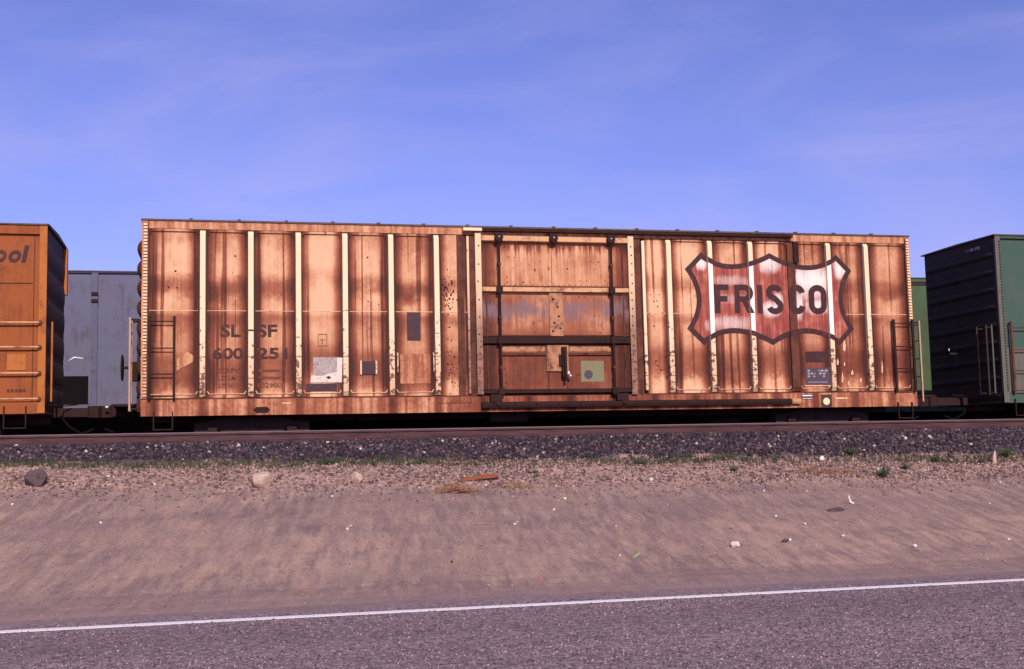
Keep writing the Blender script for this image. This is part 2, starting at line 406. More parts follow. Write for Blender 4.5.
def mat_ground():
    t = NT('sandy_railway_bank'); c = t.coord(); xyz = t.sep(c); y = xyz[1]
    wob = t.math('MULTIPLY', t.math('SUBTRACT', t.noise(c, 1.6, 5, .6), .5), .9)
    yy = t.math('ADD', y, wob)
    n1 = t.noise(t.mapp(c, (.55, .9, 1)), 1.1, 5, .6)
    n2 = t.noise(t.mapp(t.mapp(c, rot=(0, 0, R(8))), (6.6, 1.1, 1)), 1.0, 6, .62, .3)
    msk = t.ramp01(t.noise(t.mapp(c, (.35, .8, 1)), 1.0, 3, .6), .40, .60, .62, 1.25)
    n2 = t.math('ADD', .5, t.math('MULTIPLY', t.math('SUBTRACT', n2, .5), msk))
    n3 = t.noise(c, 26, 4, .65); n4 = t.noise(c, 90, 2, .6)
    v = t.math('ADD', t.math('MULTIPLY', n1, .22), t.math('MULTIPLY', n2, .50)); v = t.math('ADD', v, t.math('MULTIPLY', n3, .32))
    v = t.math('ADD', v, t.ramp01(t.math('ABSOLUTE', t.math('SUBTRACT', yy, 16.4)), .2, 1.9, .035, -.012))
    sand = t.cramp(v, [(.40, (.200, .133, .124)), (.48, (.255, .167, .148)), (.54, (.320, .208, .170)), (.63, (.42, .275, .205))])
    grain = t.ramp01(n4, .30, .72, .78, 1.2, smooth=False)
    sand = t.mix(.6, sand, t.mix(1.0, sand, t.math('MULTIPLY', grain, 1.0), 'MULTIPLY'))
    # shoulder dust close to the asphalt
    sh = t.ramp01(yy, 15.0, 13.8)
    sand = t.mix(t.math('MULTIPLY', sh, .65), sand, (.27, .178, .165))
    peb = t.ramp01(t.noise(c, 42, 2, .5), .66, .70, 0, .55)
    sand = t.mix(peb, sand, (.15, .10, .10))
    bn = t.noise(c, 13, 4, .65)
    bench = t.cramp(bn, [(.36, (.15, .098, .095)), (.5, (.32, .20, .165)), (.62, (.46, .295, .22))])
    f1 = t.ramp01(t.math('ADD', y, t.math('MULTIPLY', wob, .35)), 20.25, 20.45)
    col = t.mix(f1, sand, bench)
    f2 = t.ramp01(yy, 21.85, 22.1)
    bal = t.cramp(t.noise(c, 24, 3, .6), [(.35, (.035, .025, .032)), (.55, (.085, .06, .07)), (.7, (.16, .11, .115))])
    col = t.mix(f2, col, bal)
    f3 = t.ramp01(y, 38, 44)
    col = t.mix(f3, col, (.30, .21, .17))
    h = t.math('ADD', t.math('MULTIPLY', n3, .7), t.math('MULTIPLY', n4, .4))
    t.bump(h, .55, .02)
    return t.fin(col, .95, 0, .1)

ground = struct(grid_obj('ground', axis(-9.5, 27, .10, -4000, 4000), axis(12.9, 24.0, .055, -3500, 5500), gh, mat_ground()))

def mat_road():
    t = NT('worn_chip_seal_asphalt'); c = t.coord(); xyz = t.sep(c)
    chips = t.vor(c, 26, 'Color'); ch = t.sep(chips)[0]
    f = t.noise(c, 15, 4, .7); b = t.noise(t.mapp(c, (.22, 1.3, 1)), .9, 4)
    n = t.noise(c, 55, 3, .7)
    v = t.math('ADD', t.math('MULTIPLY', ch, .40), t.math('MULTIPLY', n, .35)); v = t.math('ADD', v, t.math('MULTIPLY', f, .25))
    col = t.cramp(v, [(.22, (.085, .055, .062)), (.42, (.19, .128, .135)), (.58, (.255, .176, .180)), (.78, (.40, .29, .285))])
    track = t.math('MULTIPLY', t.ramp01(b, .36, .64, .93, 1.07), t.math('SUBTRACT', 1.02, t.ramp01(t.math('ABSOLUTE', t.math('SUBTRACT', xyz[1], 11.6)), .2, 1.1, .14, 0)))
    col = t.mix(1.0, col, track, 'MULTIPLY')
    dust = t.math('MULTIPLY', t.ramp01(t.math('ADD', xyz[1], t.math('MULTIPLY', t.math('SUBTRACT', t.noise(c, 2.5, 4), .5), .6)), 13.0, 13.9), .70)
    col = t.mix(dust, col, (.26, .172, .160))
    t.bump(v, .7, .012)
    return t.fin(col, .9, 0, .2)
M['road'] = mat_road()
road = MB().box(-600, 600, 4.0, 14.15, -.06, .004).build('road', 'road'); struct(road)
t = NT('worn_white_line_paint'); cc = t.coord()
wm = t.ramp01(t.noise(cc, 30, 4, .7), .60, .72, 0, .65)
M['line'] = t.fin(t.mix(wm, (.80, .74, .74), (.26, .19, .21)), .8, 0, .2)
line = MB().box(-600, 600, 12.80, 12.965, .0045, .009).build('road_marking', 'line'); struct(line)

# ------------------------------------------------------------------ scattered stone (ballast, bench gravel)
def stone_mat(name):
    t = NT(name); a = t.n.new('ShaderNodeAttribute'); a.attribute_name = 'tone'
    n = t.noise(t.coord(), 60, 3, .6)
    col = t.mix(1.0, a.outputs['Color'], t.ramp01(n, .3, .7, .75, 1.25), 'MULTIPLY')
    return t.fin(col, .9, 0, .15)
CUBE = np.array([(-1, -1, -1), (1, -1, -1), (1, 1, -1), (-1, 1, -1), (-1, -1, 1), (1, -1, 1), (1, 1, 1), (-1, 1, 1)], float)
CTRI = np.array([(0, 2, 1), (0, 3, 2), (4, 5, 6), (4, 6, 7), (0, 1, 5), (0, 5, 4), (1, 2, 6), (1, 6, 5), (2, 3, 7), (2, 7, 6), (3, 0, 4), (3, 4, 7)])
def stones(name, x, y, size, tones, mat, sink=.25, flat=None):
    n = len(x); z = gh(x, y) if flat is None else np.full(n, flat)
    v = CUBE[None] * (1 + rng.uniform(-.45, .25, (n, 8, 3))) * rng.uniform(.6, 1.15, (n, 1, 3))
    v *= (size / 2)[:, None, None]
    ax = rng.normal(size=(n, 3)); ax /= np.linalg.norm(ax, axis=1)[:, None]; an = rng.uniform(0, 6.28, n)
    c, s_ = np.cos(an)[:, None, None], np.sin(an)[:, None, None]
    k = ax[:, None, :]
    v = v * c + np.cross(np.broadcast_to(k, v.shape), v) * s_ + k * (v * k).sum(-1, keepdims=True) * (1 - c)
    v += np.stack([x, y, z + size * (.5 - sink)], -1)[:, None, :]
    V = v.reshape(-1, 3); F = (CTRI[None] + (np.arange(n) * 8)[:, None, None]).reshape(-1, 3)
    me = bpy.data.meshes.new(name)
    me.vertices.add(len(V)); me.vertices.foreach_set('co', V.ravel())
    me.loops.add(F.size); me.loops.foreach_set('vertex_index', F.ravel())
    me.polygons.add(len(F)); me.polygons.foreach_set('loop_start', np.arange(0, F.size, 3))
    me.update(calc_edges=True)
    at = me.color_attributes.new('tone', 'FLOAT_COLOR', 'POINT')
    colr = np.concatenate([np.repeat(tones, 8, 0), np.ones((n * 8, 1))], 1)
    at.data.foreach_set('color', colr.ravel())
    me.materials.append(mat)
    o = bpy.data.objects.new(name, me); COL.objects.link(o); o['kind'] = 'stuff'
    return o
SM = stone_mat('mixed_stone')
def tones(n, pal, wts):
    p = np.array(pal); k = rng.choice(len(pal), n, p=np.array(wts) / sum(wts))
    return p[k] * rng.uniform(.65, 1.35, (n, 1))
n = 38000
bx, by = rng.uniform(-9, 26, n), rng.uniform(21.86, 23.2, n) + rng.normal(0, .05, n)
bs = .022 + .05 * rng.uniform(0, 1, n) ** 1.6
kp = rng.uniform(0, 1, n) < np.clip((by - 21.95 + .35 * vnoise(bx * 1.1, bx * 0, 61)) / .22, .05, 1)
bx, by, bs = bx[kp], by[kp], bs[kp]; n = len(bx)
o = stones('ballast_stones', bx, by, bs, tones(n, [(.048, .033, .047), (.080, .054, .066), (.030, .021, .028), (.15, .095, .085), (.42, .34, .29), (.11, .058, .045)], [36, 28, 22, 10, 1.3, 3]), SM)
o['label'] = 'dark purple grey ballast stones sloping up to the near rail'; o['category'] = 'ballast'
n = 24000
dens = rng.uniform(0, 1, n)
bx, by = rng.uniform(-9, 26, n), rng.uniform(20.25, 21.95, n)
keep = dens < (.30 + .70 * np.clip((vnoise(bx * .6, by * 1.2, 21) + .35) * 1.3 + np.clip((bx - 6) / 16, 0, .6), 0, 1))
keep &= (by > 20.42 + .25 * vnoise(bx * 1.3, by * 0, 22)) | (dens < .06)
bx, by = bx[keep], by[keep]; n = len(bx)
o = stones('bench_gravel', bx, by, rng.uniform(.012, .05, n) , tones(n, [(.12, .08, .085), (.19, .122, .112), (.37, .235, .185), (.30, .185, .145), (.6, .52, .46)], [28, 26, 24, 18, .8]), SM)
n = 2600
sx = rng.uniform(-9, 22, n); sy = 20.45 - np.abs(rng.normal(0, .45, n)) ** 1.2
o2 = stones('spilled_gravel', sx, sy, rng.uniform(.012, .035, n), tones(n, [(.14, .095, .095), (.22, .145, .13), (.36, .23, .18)], [40, 30, 30]), SM)
o2['label'] = 'small stones spilled from the gravel bench onto the sand'; o2['category'] = 'gravel'
o['label'] = 'loose mixed gravel on the bench above the sand slope'; o['category'] = 'gravel'
n = 30000
bx, by = rng.uniform(-7, 20, n), 13.5 + 6.9 * rng.uniform(0, 1, n) ** .8
o = stones('scattered_pebbles', bx, by, rng.uniform(.005, .011, n) * np.where(rng.uniform(0, 1, n) < .04, 2.0, 1.0), tones(n, [(.17, .11, .105), (.26, .17, .15), (.40, .26, .20), (.62, .50, .44)], [26, 40, 30, .7]), SM, .3)
o['label'] = 'tiny pebbles strewn over the sand slope'; o['category'] = 'pebbles'

n = 95000
bx, by = rng.uniform(-8, 14, n), rng.uniform(7.6, 13.2, n)
kp = (np.abs(by - 12.88) > .1) | (rng.uniform(0, 1, n) < .12)
kp &= rng.uniform(0, 1, n) < np.clip(np.interp(by, [8, 9.8, 10.8, 11.6, 12.4], [1, 1, .55, .35, .6]) + .5 * vnoise(bx * .25, by * 1.1, 51), .2, 1)
bx, by = bx[kp], by[kp]; n = len(bx)
o = stones('road_chippings', bx, by, rng.uniform(.008, .019, n), tones(n, [(.09, .060, .064), (.19, .130, .136), (.29, .208, .208), (.38, .285, .275)], [34, 28, 28, 10]), SM, .6, .004)
o['label'] = 'fine grey violet stone chippings bedded in the asphalt'; o['category'] = 'chippings'

# ------------------------------------------------------------------ grass strip at the foot of the ballast
def leaf_mat(name, a, b):
    t = NT(name); n = t.noise(t.coord(), 9, 3)
    return t.fin(t.mix(t.ramp01(n, .35, .65), a, b), .8, 0, .2)
M['grass'] = leaf_mat('dry_green_grass', (.048, .062, .028), (.085, .082, .045))
M['weed'] = leaf_mat('dark_weed_leaf', (.045, .065, .035), (.085, .085, .05))
def blades(mb, x, y, n, spread, h0, h1, zf=gh):
    for _ in range(n):
        px, py = x + random.gauss(0, spread), y + random.gauss(0, spread * .6); pz = float(zf(px, py)) - .01
        a = random.uniform(0, 6.28); h = random.uniform(h0, h1); w = random.uniform(.004, .009); l = random.uniform(.1, .6) * h
        dx, dy = math.cos(a), math.sin(a); sx, sy = -dy * w, dx * w
        mb.add([(px - sx, py - sy, pz), (px + sx, py + sy, pz), (px + sx * .7 + dx * l * .4, py + sy * .7 + dy * l * .4, pz + h * .6), (px - sx * .7 + dx * l * .4, py - sy * .7 + dy * l * .4, pz + h * .6), (px + dx * l, py + dy * l, pz + h)],
               [(0, 1, 2, 3), (3, 2, 4)])
g = MB()
xs = np.arange(-9, 25, .05)
dn = np.clip((vnoise(xs * .35, xs * 0, 31) + .28) * 2 + np.clip((xs - 1) / 10, 0, .5), 0.02, 1.2)
for x, d in zip(xs, dn):
    k = int(d * 15 + random.random())
    if k: blades(g, x, 21.74 + random.uniform(-.10, .16) + .06 * math.sin(x * .8), k, .07, .05, .15)
me = g.build('grass_strip', 'grass', kind='stuff')
me['label'] = 'thin green grass strip along the foot of the ballast'; me['category'] = 'grass'

# ------------------------------------------------------------------ tracks
def mat_rail():
    t = NT('rusty_rail_steel'); c = t.coord(); z = t.sep(c)[2]; n = t.noise(t.mapp(c, (1, 8, 8)), 2.2, 4)
    col = t.cramp(n, [(.35, (.042, .017, .019)), (.6, (.085, .034, .036))])
    top = t.ramp01(z, .172, .186)
    col = t.mix(top, col, (.20, .14, .145))
    return t.fin(col, .7, 0, .3)
M['rail'] = mat_rail()
M['tie'] = grimy('weathered_timber_sleeper', (.10, .075, .07), (.05, .036, .036), .5, 5, streak=False, rough=.9, spec=.1)
RAILP = [(-.07, 0), (.07, 0), (.07, .012), (.012, .035), (.012, .118), (.036, .128), (.036, .168), (.03, .172), (-.03, .172), (-.036, .168), (-.036, .128), (-.012, .118), (-.012, .035), (-.07, .012)]
def track(yc, rz, label, x0=-70, x1=90, ties=True):
    tr = thing('railway_track', label, 'railway track', (0, yc, rz - .192))
    for s in (-1, 1):
        MB().prism_x([(p[0] + s * .7525, p[1] * .192 / .172) for p in RAILP], x0, x1).build('rail', 'rail', tr)
    if ties:
        proto = None
        for k in range(88):
            if proto is None:
                o = MB().box(-.115, .115, -1.3, 1.3, -.19, -.004).build('sleeper', 'tie', tr); proto = o
            else:
                o = proto.copy(); COL.objects.link(o); o.parent = tr
            o.location = (-12 + k * .5 + random.uniform(-.02, .02), random.uniform(-.04, .04), random.uniform(-.006, 0))
            o.rotation_euler = (0, 0, random.uniform(-.012, .012))
    return tr
track(T1C, RZ1, 'empty raised railway track of rusty brown rails in front of the train')
track(T2C, RZ2, 'siding track carrying the rusty shield boxcar')
track(T3C, RZ2, 'far siding track under the grey blue and bright green cars', ties=False)

# ------------------------------------------------------------------ shared car parts
def truck(parent, xc, yc=1.52):
    f = MB()
    for s in (-1, 1):
        y = yc + s * 1.0
        prof = [(xc - 1.25, .36), (xc - 1.25, .56), (xc - .95, .60), (xc - .45, .74), (xc + .45, .74), (xc + .95, .60), (xc + 1.25, .56), (xc + 1.25, .36), (xc + 1.0, .34), (xc + .75, .44), (xc + .42, .20), (xc - .42, .20), (xc - .75, .44), (xc - 1.0, .34)]
        f.prism_y(prof, y - .07, y + .07)
    f.box(xc - .2, xc + .2, yc - 1.1, yc + 1.1, .42, .70)
    fr = f.build('truck_frame', 'under', parent)
    for dx in (-.86, .86):
        MB().cyl((xc + dx, yc - .9, .42), (xc + dx, yc + .9, .42), .08, 10).build('axle', 'under', fr)
        for s in (-1, 1):
            y = yc + s * .76
            MB().cyl((xc + dx, y - .06, .42), (xc + dx, y + .06, .42), .42, 28).build('wheel', 'dkrust', fr, smooth=False)
            MB().cyl((xc + dx, yc + s * 1.06, .42), (xc + dx, yc + s * 1.16, .42), .11, 10).build('bearing_cap', 'dkrust', fr)
    for s in (-1, 1):
        sp = MB()
        for k in (-.18, 0, .18): sp.cyl((xc + k, yc + s * 1.0, .24), (xc + k, yc + s * 1.0, .42), .06, 8)
        sp.build('spring', 'under', fr)
    return fr

def end_wall(name, mat, parent, xe, sgn, y0, y1, z0, z1, amp=.10, period=.41, phase=0.0, ny=34, nz=180, plain_top=.25, duty=.40):
    vs, fs = [], []
    for j in range(nz + 1):
        z = z0 + (z1 - z0) * j / nz
        for i in range(ny + 1):
            y = y0 + (y1 - y0) * i / ny
            e = min(y - y0, y1 - y); ed = min(1, max(0, (e - .02) / .10)); ed = ed * ed * (3 - 2 * ed)
            ph_ = ((z1 - plain_top - z) / period) % 1.0; b = math.sqrt(max(0.0, 1 - ((ph_ - .5) / duty) ** 2))
            if z > z1 - plain_top: b = 0
            vs.append((xe + sgn * amp * b * ed, y, z))
    for j in range(nz):
        for i in range(ny):
            a = j * (ny + 1) + i; fs.append((a, a + 1, a + ny + 2, a + ny + 1))
    mb = MB(); mb.add(vs, fs)
    return mb.build(name, mat, parent, smooth=True)

def ladder(parent, name, mat, x0, x1, y, z0, z1, rungs, along='x', r=.014, back=.0):
    """ladder standing off a wall; along='x' on a side, along='y' on an end (x0,x1 are then y values and y is x)"""
    P = (lambda a, z: (a, y, z)) if along == 'x' else (lambda a, z: (y, a, z))
    st = MB()
    for a in (x0, x1):
        p = P(a, z0)
        if along == 'x': st.box(a - .028, a + .028, y - .012, y + .03, z0, z1)
        else: st.box(y - .02, y + .02, a - .022, a + .022, z0, z1)
    so = MB()
    for z in (z0 + .05, z1 - .05):
        for a in (x0, x1):
            if along == 'x': so.box(a - .015, a + .015, y + .031, back, z - .02, z + .02)
            else: so.box(min(y + .021, back), max(y - .021, back), a - .015, a + .015, z - .02, z + .02)
    o = st.build(name, mat, parent); so.build('standoff', 'dkrust', o)
    for z in rungs:
        MB().cyl(P(x0, z), P(x1, z), r, 8).build('rung', mat if along == 'x' else 'rust', o)
    return o

def coupler(parent, xe, sgn, yc=1.52, reach=.85):
    c = MB()
    x = lambda d: xe + sgn * d
    a, b = sorted((x(-.3), x(reach - .25))); c.box(a, b, yc - .10, yc + .10, .78, .98)
    prof = [(.0, -.10), (.06, -.15), (.22, -.15), (.27, -.06), (.20, .0), (.255, .06), (.22, .15), (.03, .13)]
    n = len(prof); vs = []
    for z in (.76, 1.02):
        vs += [(x(reach - .26 + p[0]), yc + p[1], z) for p in prof]
    c.add(vs, [(k, (k + 1) % n, n + (k + 1) % n, n + k) for k in range(n)] + [tuple(range(n)), tuple(range(n, 2 * n))])
    o = c.build('coupler', 'dkrust', parent)
    h = MB(); h.path([(x(.15), yc - .3, .80), (x(.35), yc - .32, .55), (x(.6), yc - .26, .40), (x(.85), yc - .2, .50)], .022, 6)
    h.build('air_hose', 'pitch', o)
    MB().path([(x(.02), yc - 1.1, 1.0), (x(.16), yc - 1.15, 1.0), (x(.2), yc - .3, 1.02), (x(.5), yc - .1, 1.05)], .014, 6).build('uncoupling_lever', 'dkrust', o)
    return o

def sill_step(parent, x0, x1, y, ztop, zbot, mat='dkrust'):
    s = MB()
    s.box(x0 - .012, x0 + .012, y - .035, y + .015, zbot, ztop); s.box(x1 - .012, x1 + .012, y - .035, y + .015, zbot, ztop); s.box(x0 + .0125, x1 - .0125, y - .04, y + .02, zbot, zbot + .022)
    return s.build('sill_step', mat, parent)

def underframe(parent, L, zs, yc=1.52):
    u = MB(); u.box(.1, L - .1, yc - .22, yc + .22, .62, zs + .25)
    k = 1.0
    while k < L - .5:
        u.box(k, k + .15, yc - 1.4, yc - .221, zs - .02, zs + .3); u.box(k, k + .15, yc + .221, yc + 1.4, zs - .02, zs + .3); k += 1.45
    u.cyl((L * .42, yc - .85, zs - .05), (L * .42 + .9, yc - .85, zs - .05), .17, 12)
    return u.build('underframe', 'under', parent)

# ------------------------------------------------------------------ the rusty shield boxcar
CX, CY = -1.804, 27.165
LN, HT, WD = 18.53, 4.30, 3.04
car = thing('boxcar', 'long rust streaked buff boxcar with FRISCO shield and cream side posts', 'boxcar', (CX, CY, RZ2))
mb = lambda: MB(S0)

mb().box(.06, LN - .06, .035, WD - .035, .30, 4.26).build('car_body', 'rust', car)
mb().box(.0, LN, WD - .034, WD, .0, 4.27).build('far_side_wall', 'sill', car)
underframe(car, LN, S0)
truck(car, 2.35); truck(car, LN - 2.35)
coupler(car, 0, -1, reach=.96); coupler(car, LN, 1, reach=1.22)
MB().ball((-.80, 1.18, .98), .05, .03, .03, 8, 5).build('coupler_glint', 'steel', car, smooth=True)  # bright ball added as a glint beside the coupler
# roof
rf = MB(S0); vs = []
nseg = 18
rf.prism_x([(-.05, 4.262), (-.05, 4.30), (WD / 2, 4.42), (WD + .05, 4.30), (WD + .05, 4.262)], -.02, LN + .02)
roof = rf.build('roof', 'roofgrey', car)
for k in range(1, nseg):
    x = LN * k / nseg
    mb().box(x - .035, x + .035, -.062, .05, 4.285, 4.326).build('roof_seam_cap', 'roofgrey', roof)

POSTS = [1.28, 2.31, 3.345, 4.38, 5.415, 6.46, 12.09, 13.145, 14.20, 15.28, 16.275, 17.30]
PW = .056
PF = -.075
def post(x, mat='post', w=PW, z0=.40, z1=4.06, f=PF, name='side_post'):
    p = mb()
    pr = [(x - w - .012, .03), (x - w, f), (x + w, f), (x + w + .012, .03)]   # (x,y) hat section
    n = 4; vs = []
    for z, k in ((z0, .35), (z0 + .10, 1), (z1 - .08, 1), (z1, .35)):
        vs += [(q[0], q[1] if q[1] > 0 else q[1] * k, z) for q in pr]
    fs = []
    for j in range(3): fs += [(j * 4 + i, j * 4 + (i + 1) % 4, j * 4 + 4 + (i + 1) % 4, j * 4 + 4 + i) for i in range(4)]
    fs += [(0, 1, 2, 3), (12, 13, 14, 15)]
    p.add(vs, fs)
    return p.build(name, mat, car)
for x in POSTS:
    if abs(x - 15.28) < .01: post(x, 'rustpost', .10, f=-.05)
    else: post(x)

def panel(x0, x1, z0=.385, z1=4.085, flanges=True, dent=.0035):
    nx, nz = 12, 52; vs, fs = [], []
    sd_ = random.uniform(0, 50)
    for j in range(nz + 1):
        z = z0 + (z1 - z0) * j / nz
        for i in range(nx + 1):
            x = x0 + (x1 - x0) * i / nx
            y = dent * 2 * float(vnoise(np.array(x * 2.2 + sd_), np.array(z * 1.9), 41))
            e = min(z - z0, z1 - z)
            if flanges and e < .13: y = y * e / .13 - .022 * (1 - e / .13)
            vs.append((x, y, z))
    for j in range(nz):
        for i in range(nx):
            a = j * (nx + 1) + i; fs.append((a, a + 1, a + nx + 2, a + nx + 1))
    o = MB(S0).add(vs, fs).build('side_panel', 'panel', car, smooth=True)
    uvl = o.data.uv_layers.new(name='UVMap')
    for lp in o.data.loops:
        c = o.data.vertices[lp.vertex_index].co
        uvl.data[lp.index].uv = ((c.x - x0) / (x1 - x0), (c.z - S0) / HT)
    if flanges:
        for zz, sg in ((z0 + .075, 1), (z1 - .06, -1)):
            b = mb(); a0, a1 = x0 + .07, x1 - .07
            b.box(a0, a1, -.034, -.012, zz, zz + .012)
            for xa, dx in ((a0, -.035), (a1, .035)):
                b.cyl((xa, -.024, zz + .006), (xa + dx, -.022, zz + .006 + sg * .06), .011, 6)
            b.build('flange', 'seam' if sg > 0 else 'rust', o)
    b = mb(); b.box(x0 + .03, x1 - .03, -.0085, .012, 2.285, 2.297); b.build('weld_bead', 'seam', o)
    return o
edges = [(0.125, POSTS[0])] + [(POSTS[k], POSTS[k + 1]) for k in range(5)] + [(6.46, 7.22), (11.40, 12.09)] + [(POSTS[k], POSTS[k + 1]) for k in range(6, 11)] + [(17.30, LN - .125)]
for a, b in edges:
    pa = a + (PW + .014 if a in POSTS or a == 11.40 else 0); pb = b - (PW + .014 if b in POSTS else 0)
    if a == 15.28: pa += .03
    if b == 15.28: pb -= .03
    panel(pa, pb, flanges=(b - a) > .8)

# chords and sills
mb().box(.03, LN - .03, -.026, .034, 4.092, 4.258).build('top_chord', 'chord', car)
sill = mb().box(.0, LN, -.032, .034, .0, .352).build('side_sill', 'sill', car)
mb().box(.02, LN - .02, -.020, .034, .3525, .378).build('sill_shadow_ledge', 'rust', sill)  # ledge coloured dark to draw the shadow line between panels and sill
mb().box(6.44, 7.26, -.052, -.0325, .215, .352).build('sill_plate', 'sill', sill)
for k in range(7): mb().ball((6.55 + k * .11, -.054, .25), .014, .012, .014, 6, 4).build('bolt', 'rust', sill)
mb().prism_y([(2.36, .11), (2.42, .175), (2.66, .175), (2.72, .11), (2.66, .045), (2.42, .045)], -.042, -.0325).build('jacking_pad', 'dkrust', sill)

# corner posts with rivet teeth
for xa, xb, xt in ((.0, .12, .075), (LN - .12, LN, LN - .065)):
    cp = mb().box(xa, xb, -.034, .034, .38, 4.26).build('corner_post', 'chord', car)
    te = mb(); z = .42
    while z < 4.2:
        te.box(xt - .038, xt + .038, -.066, -.0345, z, z + .036); z += .0705
    te.build('corner_rivets', 'post', cp, kind='stuff')
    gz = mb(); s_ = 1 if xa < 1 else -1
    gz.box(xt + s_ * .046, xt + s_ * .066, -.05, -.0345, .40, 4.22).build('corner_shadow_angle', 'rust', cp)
end_wall('end_wall', 'rust', car, 0.0, -1, .0, WD, .10 + S0, 4.26 + S0, .11, .435, .0, plain_top=.38)
end_wall('end_wall', 'rust', car, LN, 1, .0, WD, .10 + S0, 4.26 + S0, .11, .435, .0, plain_top=.38)

rs_ = random.Random(77)
for (cu_, cw_, su_, sw_, k_) in ((.50, 3.00, .12, .18, 9), (6.70, 2.75, .10, .22, 60), (6.74, 1.9, .10, .5, 12), (6.80, .95, .08, .25, 26), (11.75, 2.0, .12, .7, 9), (11.80, .95, .1, .3, 12), (5.0, 2.95, .1, .3, 3), (2.0, 2.9, .2, .3, 4)):
    q = mb()
    for _ in range(k_):
        x, z, h = rs_.gauss(cu_, su_), rs_.gauss(cw_, sw_), rs_.uniform(.008, .026)
        q.add([(x + h * math.cos(a) * rs_.uniform(.6, 1.1), -.0088, z + h * math.sin(a) * rs_.uniform(.7, 1.3)) for a in [k * 1.047 for k in range(6)]], [(0, 1, 2, 3, 4, 5)])
    q.build('rust_blisters', 'dkrust', car, kind='stuff')

# ladders, steps, end gear
for xa, xb, ez in ((.175, .69, (.42, .90, 1.46, 2.04)), (17.94, 18.46, (.40, .93, 1.48, 2.06))):
    ladder(car, 'side_ladder', 'dkrust', xa, xb, -.12, S0 + .36, S0 + 2.16, [S0 + q for q in ez], 'x', .013, -.001)
sill_step(car, .27, .66, -.05, S0 + .10, S0 - .30)
sill_step(car, 17.98, 18.36, -.05, S0 + .10, S0 - .30)
for xe, sg in ((0.0, -1), (LN, 1)):
    ladder(car, 'end_ladder', 'creamtube', .10, .52, xe + sg * .24, S0 + .12, S0 + 2.15, [S0 + q for q in (.3, .75, 1.2, 1.65, 2.05)], 'y', .012, xe + sg * .03)
    ladder(car, 'end_ladder', 'rust', WD - .52, WD - .10, xe + sg * .24, S0 + .12, S0 + 2.15, [S0 + q for q in (.3, .75, 1.2, 1.65, 2.05)], 'y', .012, xe + sg * .03)
# brake wheel on the left end
bw = MB()
bx0, byc, bzc = -.46, .95, S0 + 1.12
for k in range(24):
    a0, a1 = 2 * math.pi * k / 24, 2 * math.pi * (k + 1) / 24
    bw.cyl((bx0, byc + .28 * math.cos(a0), bzc + .28 * math.sin(a0)), (bx0, byc + .28 * math.cos(a1), bzc + .28 * math.sin(a1)), .018, 6)
for k in range(5):
    a0 = 2 * math.pi * k / 5; bw.cyl((bx0, byc, bzc), (bx0, byc + .27 * math.cos(a0), bzc + .27 * math.sin(a0)), .012, 6)
bwo = bw.build('brake_wheel', 'dkrust', car)
MB().cyl((bx0, byc, bzc), (-.04, byc, bzc), .03, 8).build('brake_shaft', 'dkrust', bwo)
MB().box(-.30, -.06, byc - .16, byc + .16, bzc - .3, bzc + .12).build('brake_housing', 'dkrust', bwo)
for xe, sg in ((0.0, -1), (LN, 1)):
    a, b = sorted((xe + sg * .14, xe + sg * .62))
    MB().box(a, b, .15, WD - .15, .95, 1.0).build('end_platform', 'dkrust', car)

# door -------------------------------------------------------------
door = mb().box(7.505, 11.055, -.016, .034, .51, 4.105).build('plug_door', 'door', car)
mb().box(6.94, 7.10, -.022, -.007, .40, 4.08).build('rusted_stiffener', 'rustpost', car)
mb().box(7.23, 7.359, -.012, .034, .38, 4.09).build('door_jamb', 'rustpost', car)
mb().box(11.205, 11.39, -.012, .034, .38, 4.09).build('door_jamb', 'rustpost', car)
def dpart(x0, x1, y0, z0, z1, name, mat, y1=-.0165): return mb().box(x0, x1, y0, y1, z0, z1).build(name, mat, door)
dpart(7.36, 7.50, -.095, .40, 4.13, 'door_edge_rail', 'doorpost', .03); dpart(11.06, 11.20, -.095, .36, 4.13, 'door_edge_rail', 'doorpost', .03)
mb().box(7.165, 7.215, -.07, -.013, .42, 4.05).build('door_stop', 'doorpost', car)
mb().box(11.405, 11.475, -.085, -.013, .46, 4.02).build('door_stop', 'post', car)
def beam(z0, z1, mat, d=.10, x0=7.51, x1=11.05, name='door_beam'):
    zm = (z0 + z1) / 2; h = (z1 - z0) / 2
    b = MB(S0); b.prism_x([(-.0165, z0), (-d, z0 + h * .35), (-d, z1 - h * .35), (-.0165, z1)], x0, x1)
    return b.build(name, mat, door)
beam(3.925, 4.095, 'brass', .11); beam(2.75, 2.885, 'brass', .09); beam(1.53, 1.735, 'dkrust', .11)
beam(1.28, 1.35, 'rust', .06, 7.94, 9.0); beam(1.28, 1.35, 'rust', .06, 9.55, 10.6); beam(1.36, 1.50, 'plate', .035, 7.96, 8.98, 'door_step'); beam(1.36, 1.50, 'plate', .035, 9.57, 10.58, 'door_step'); beam(.40, .505, 'dkrust', .10)
dpart(9.11, 9.43, -.052, 1.74, 2.745, 'door_centre_post', 'plate'); dpart(9.185, 9.197, -.024, 2.89, 3.92, 'door_seam', 'rust')
dpart(9.01, 9.54, -.060, .92, 1.525, 'lock_plate', 'plate'); dpart(9.05, 9.075, -.03, .51, .919, 'door_seam', 'rust'); dpart(9.50, 9.525, -.03, .51, .919, 'door_seam', 'rust')
lk = mb(); lk.box(9.36, 9.47, -.16, -.0605, .78, 1.48); lk.cyl((9.41, -.18, 1.4), (9.44, -.2, .72), .03, 8); lk.box(9.30, 9.36, -.12, -.0605, 1.05, 1.3)
lko = lk.build('lock_handle', 'dkrust', door)
mb().ball((9.49, -.19, .86), .045, .03, .055, 8, 5).build('padlock', 'steel', door, smooth=True)
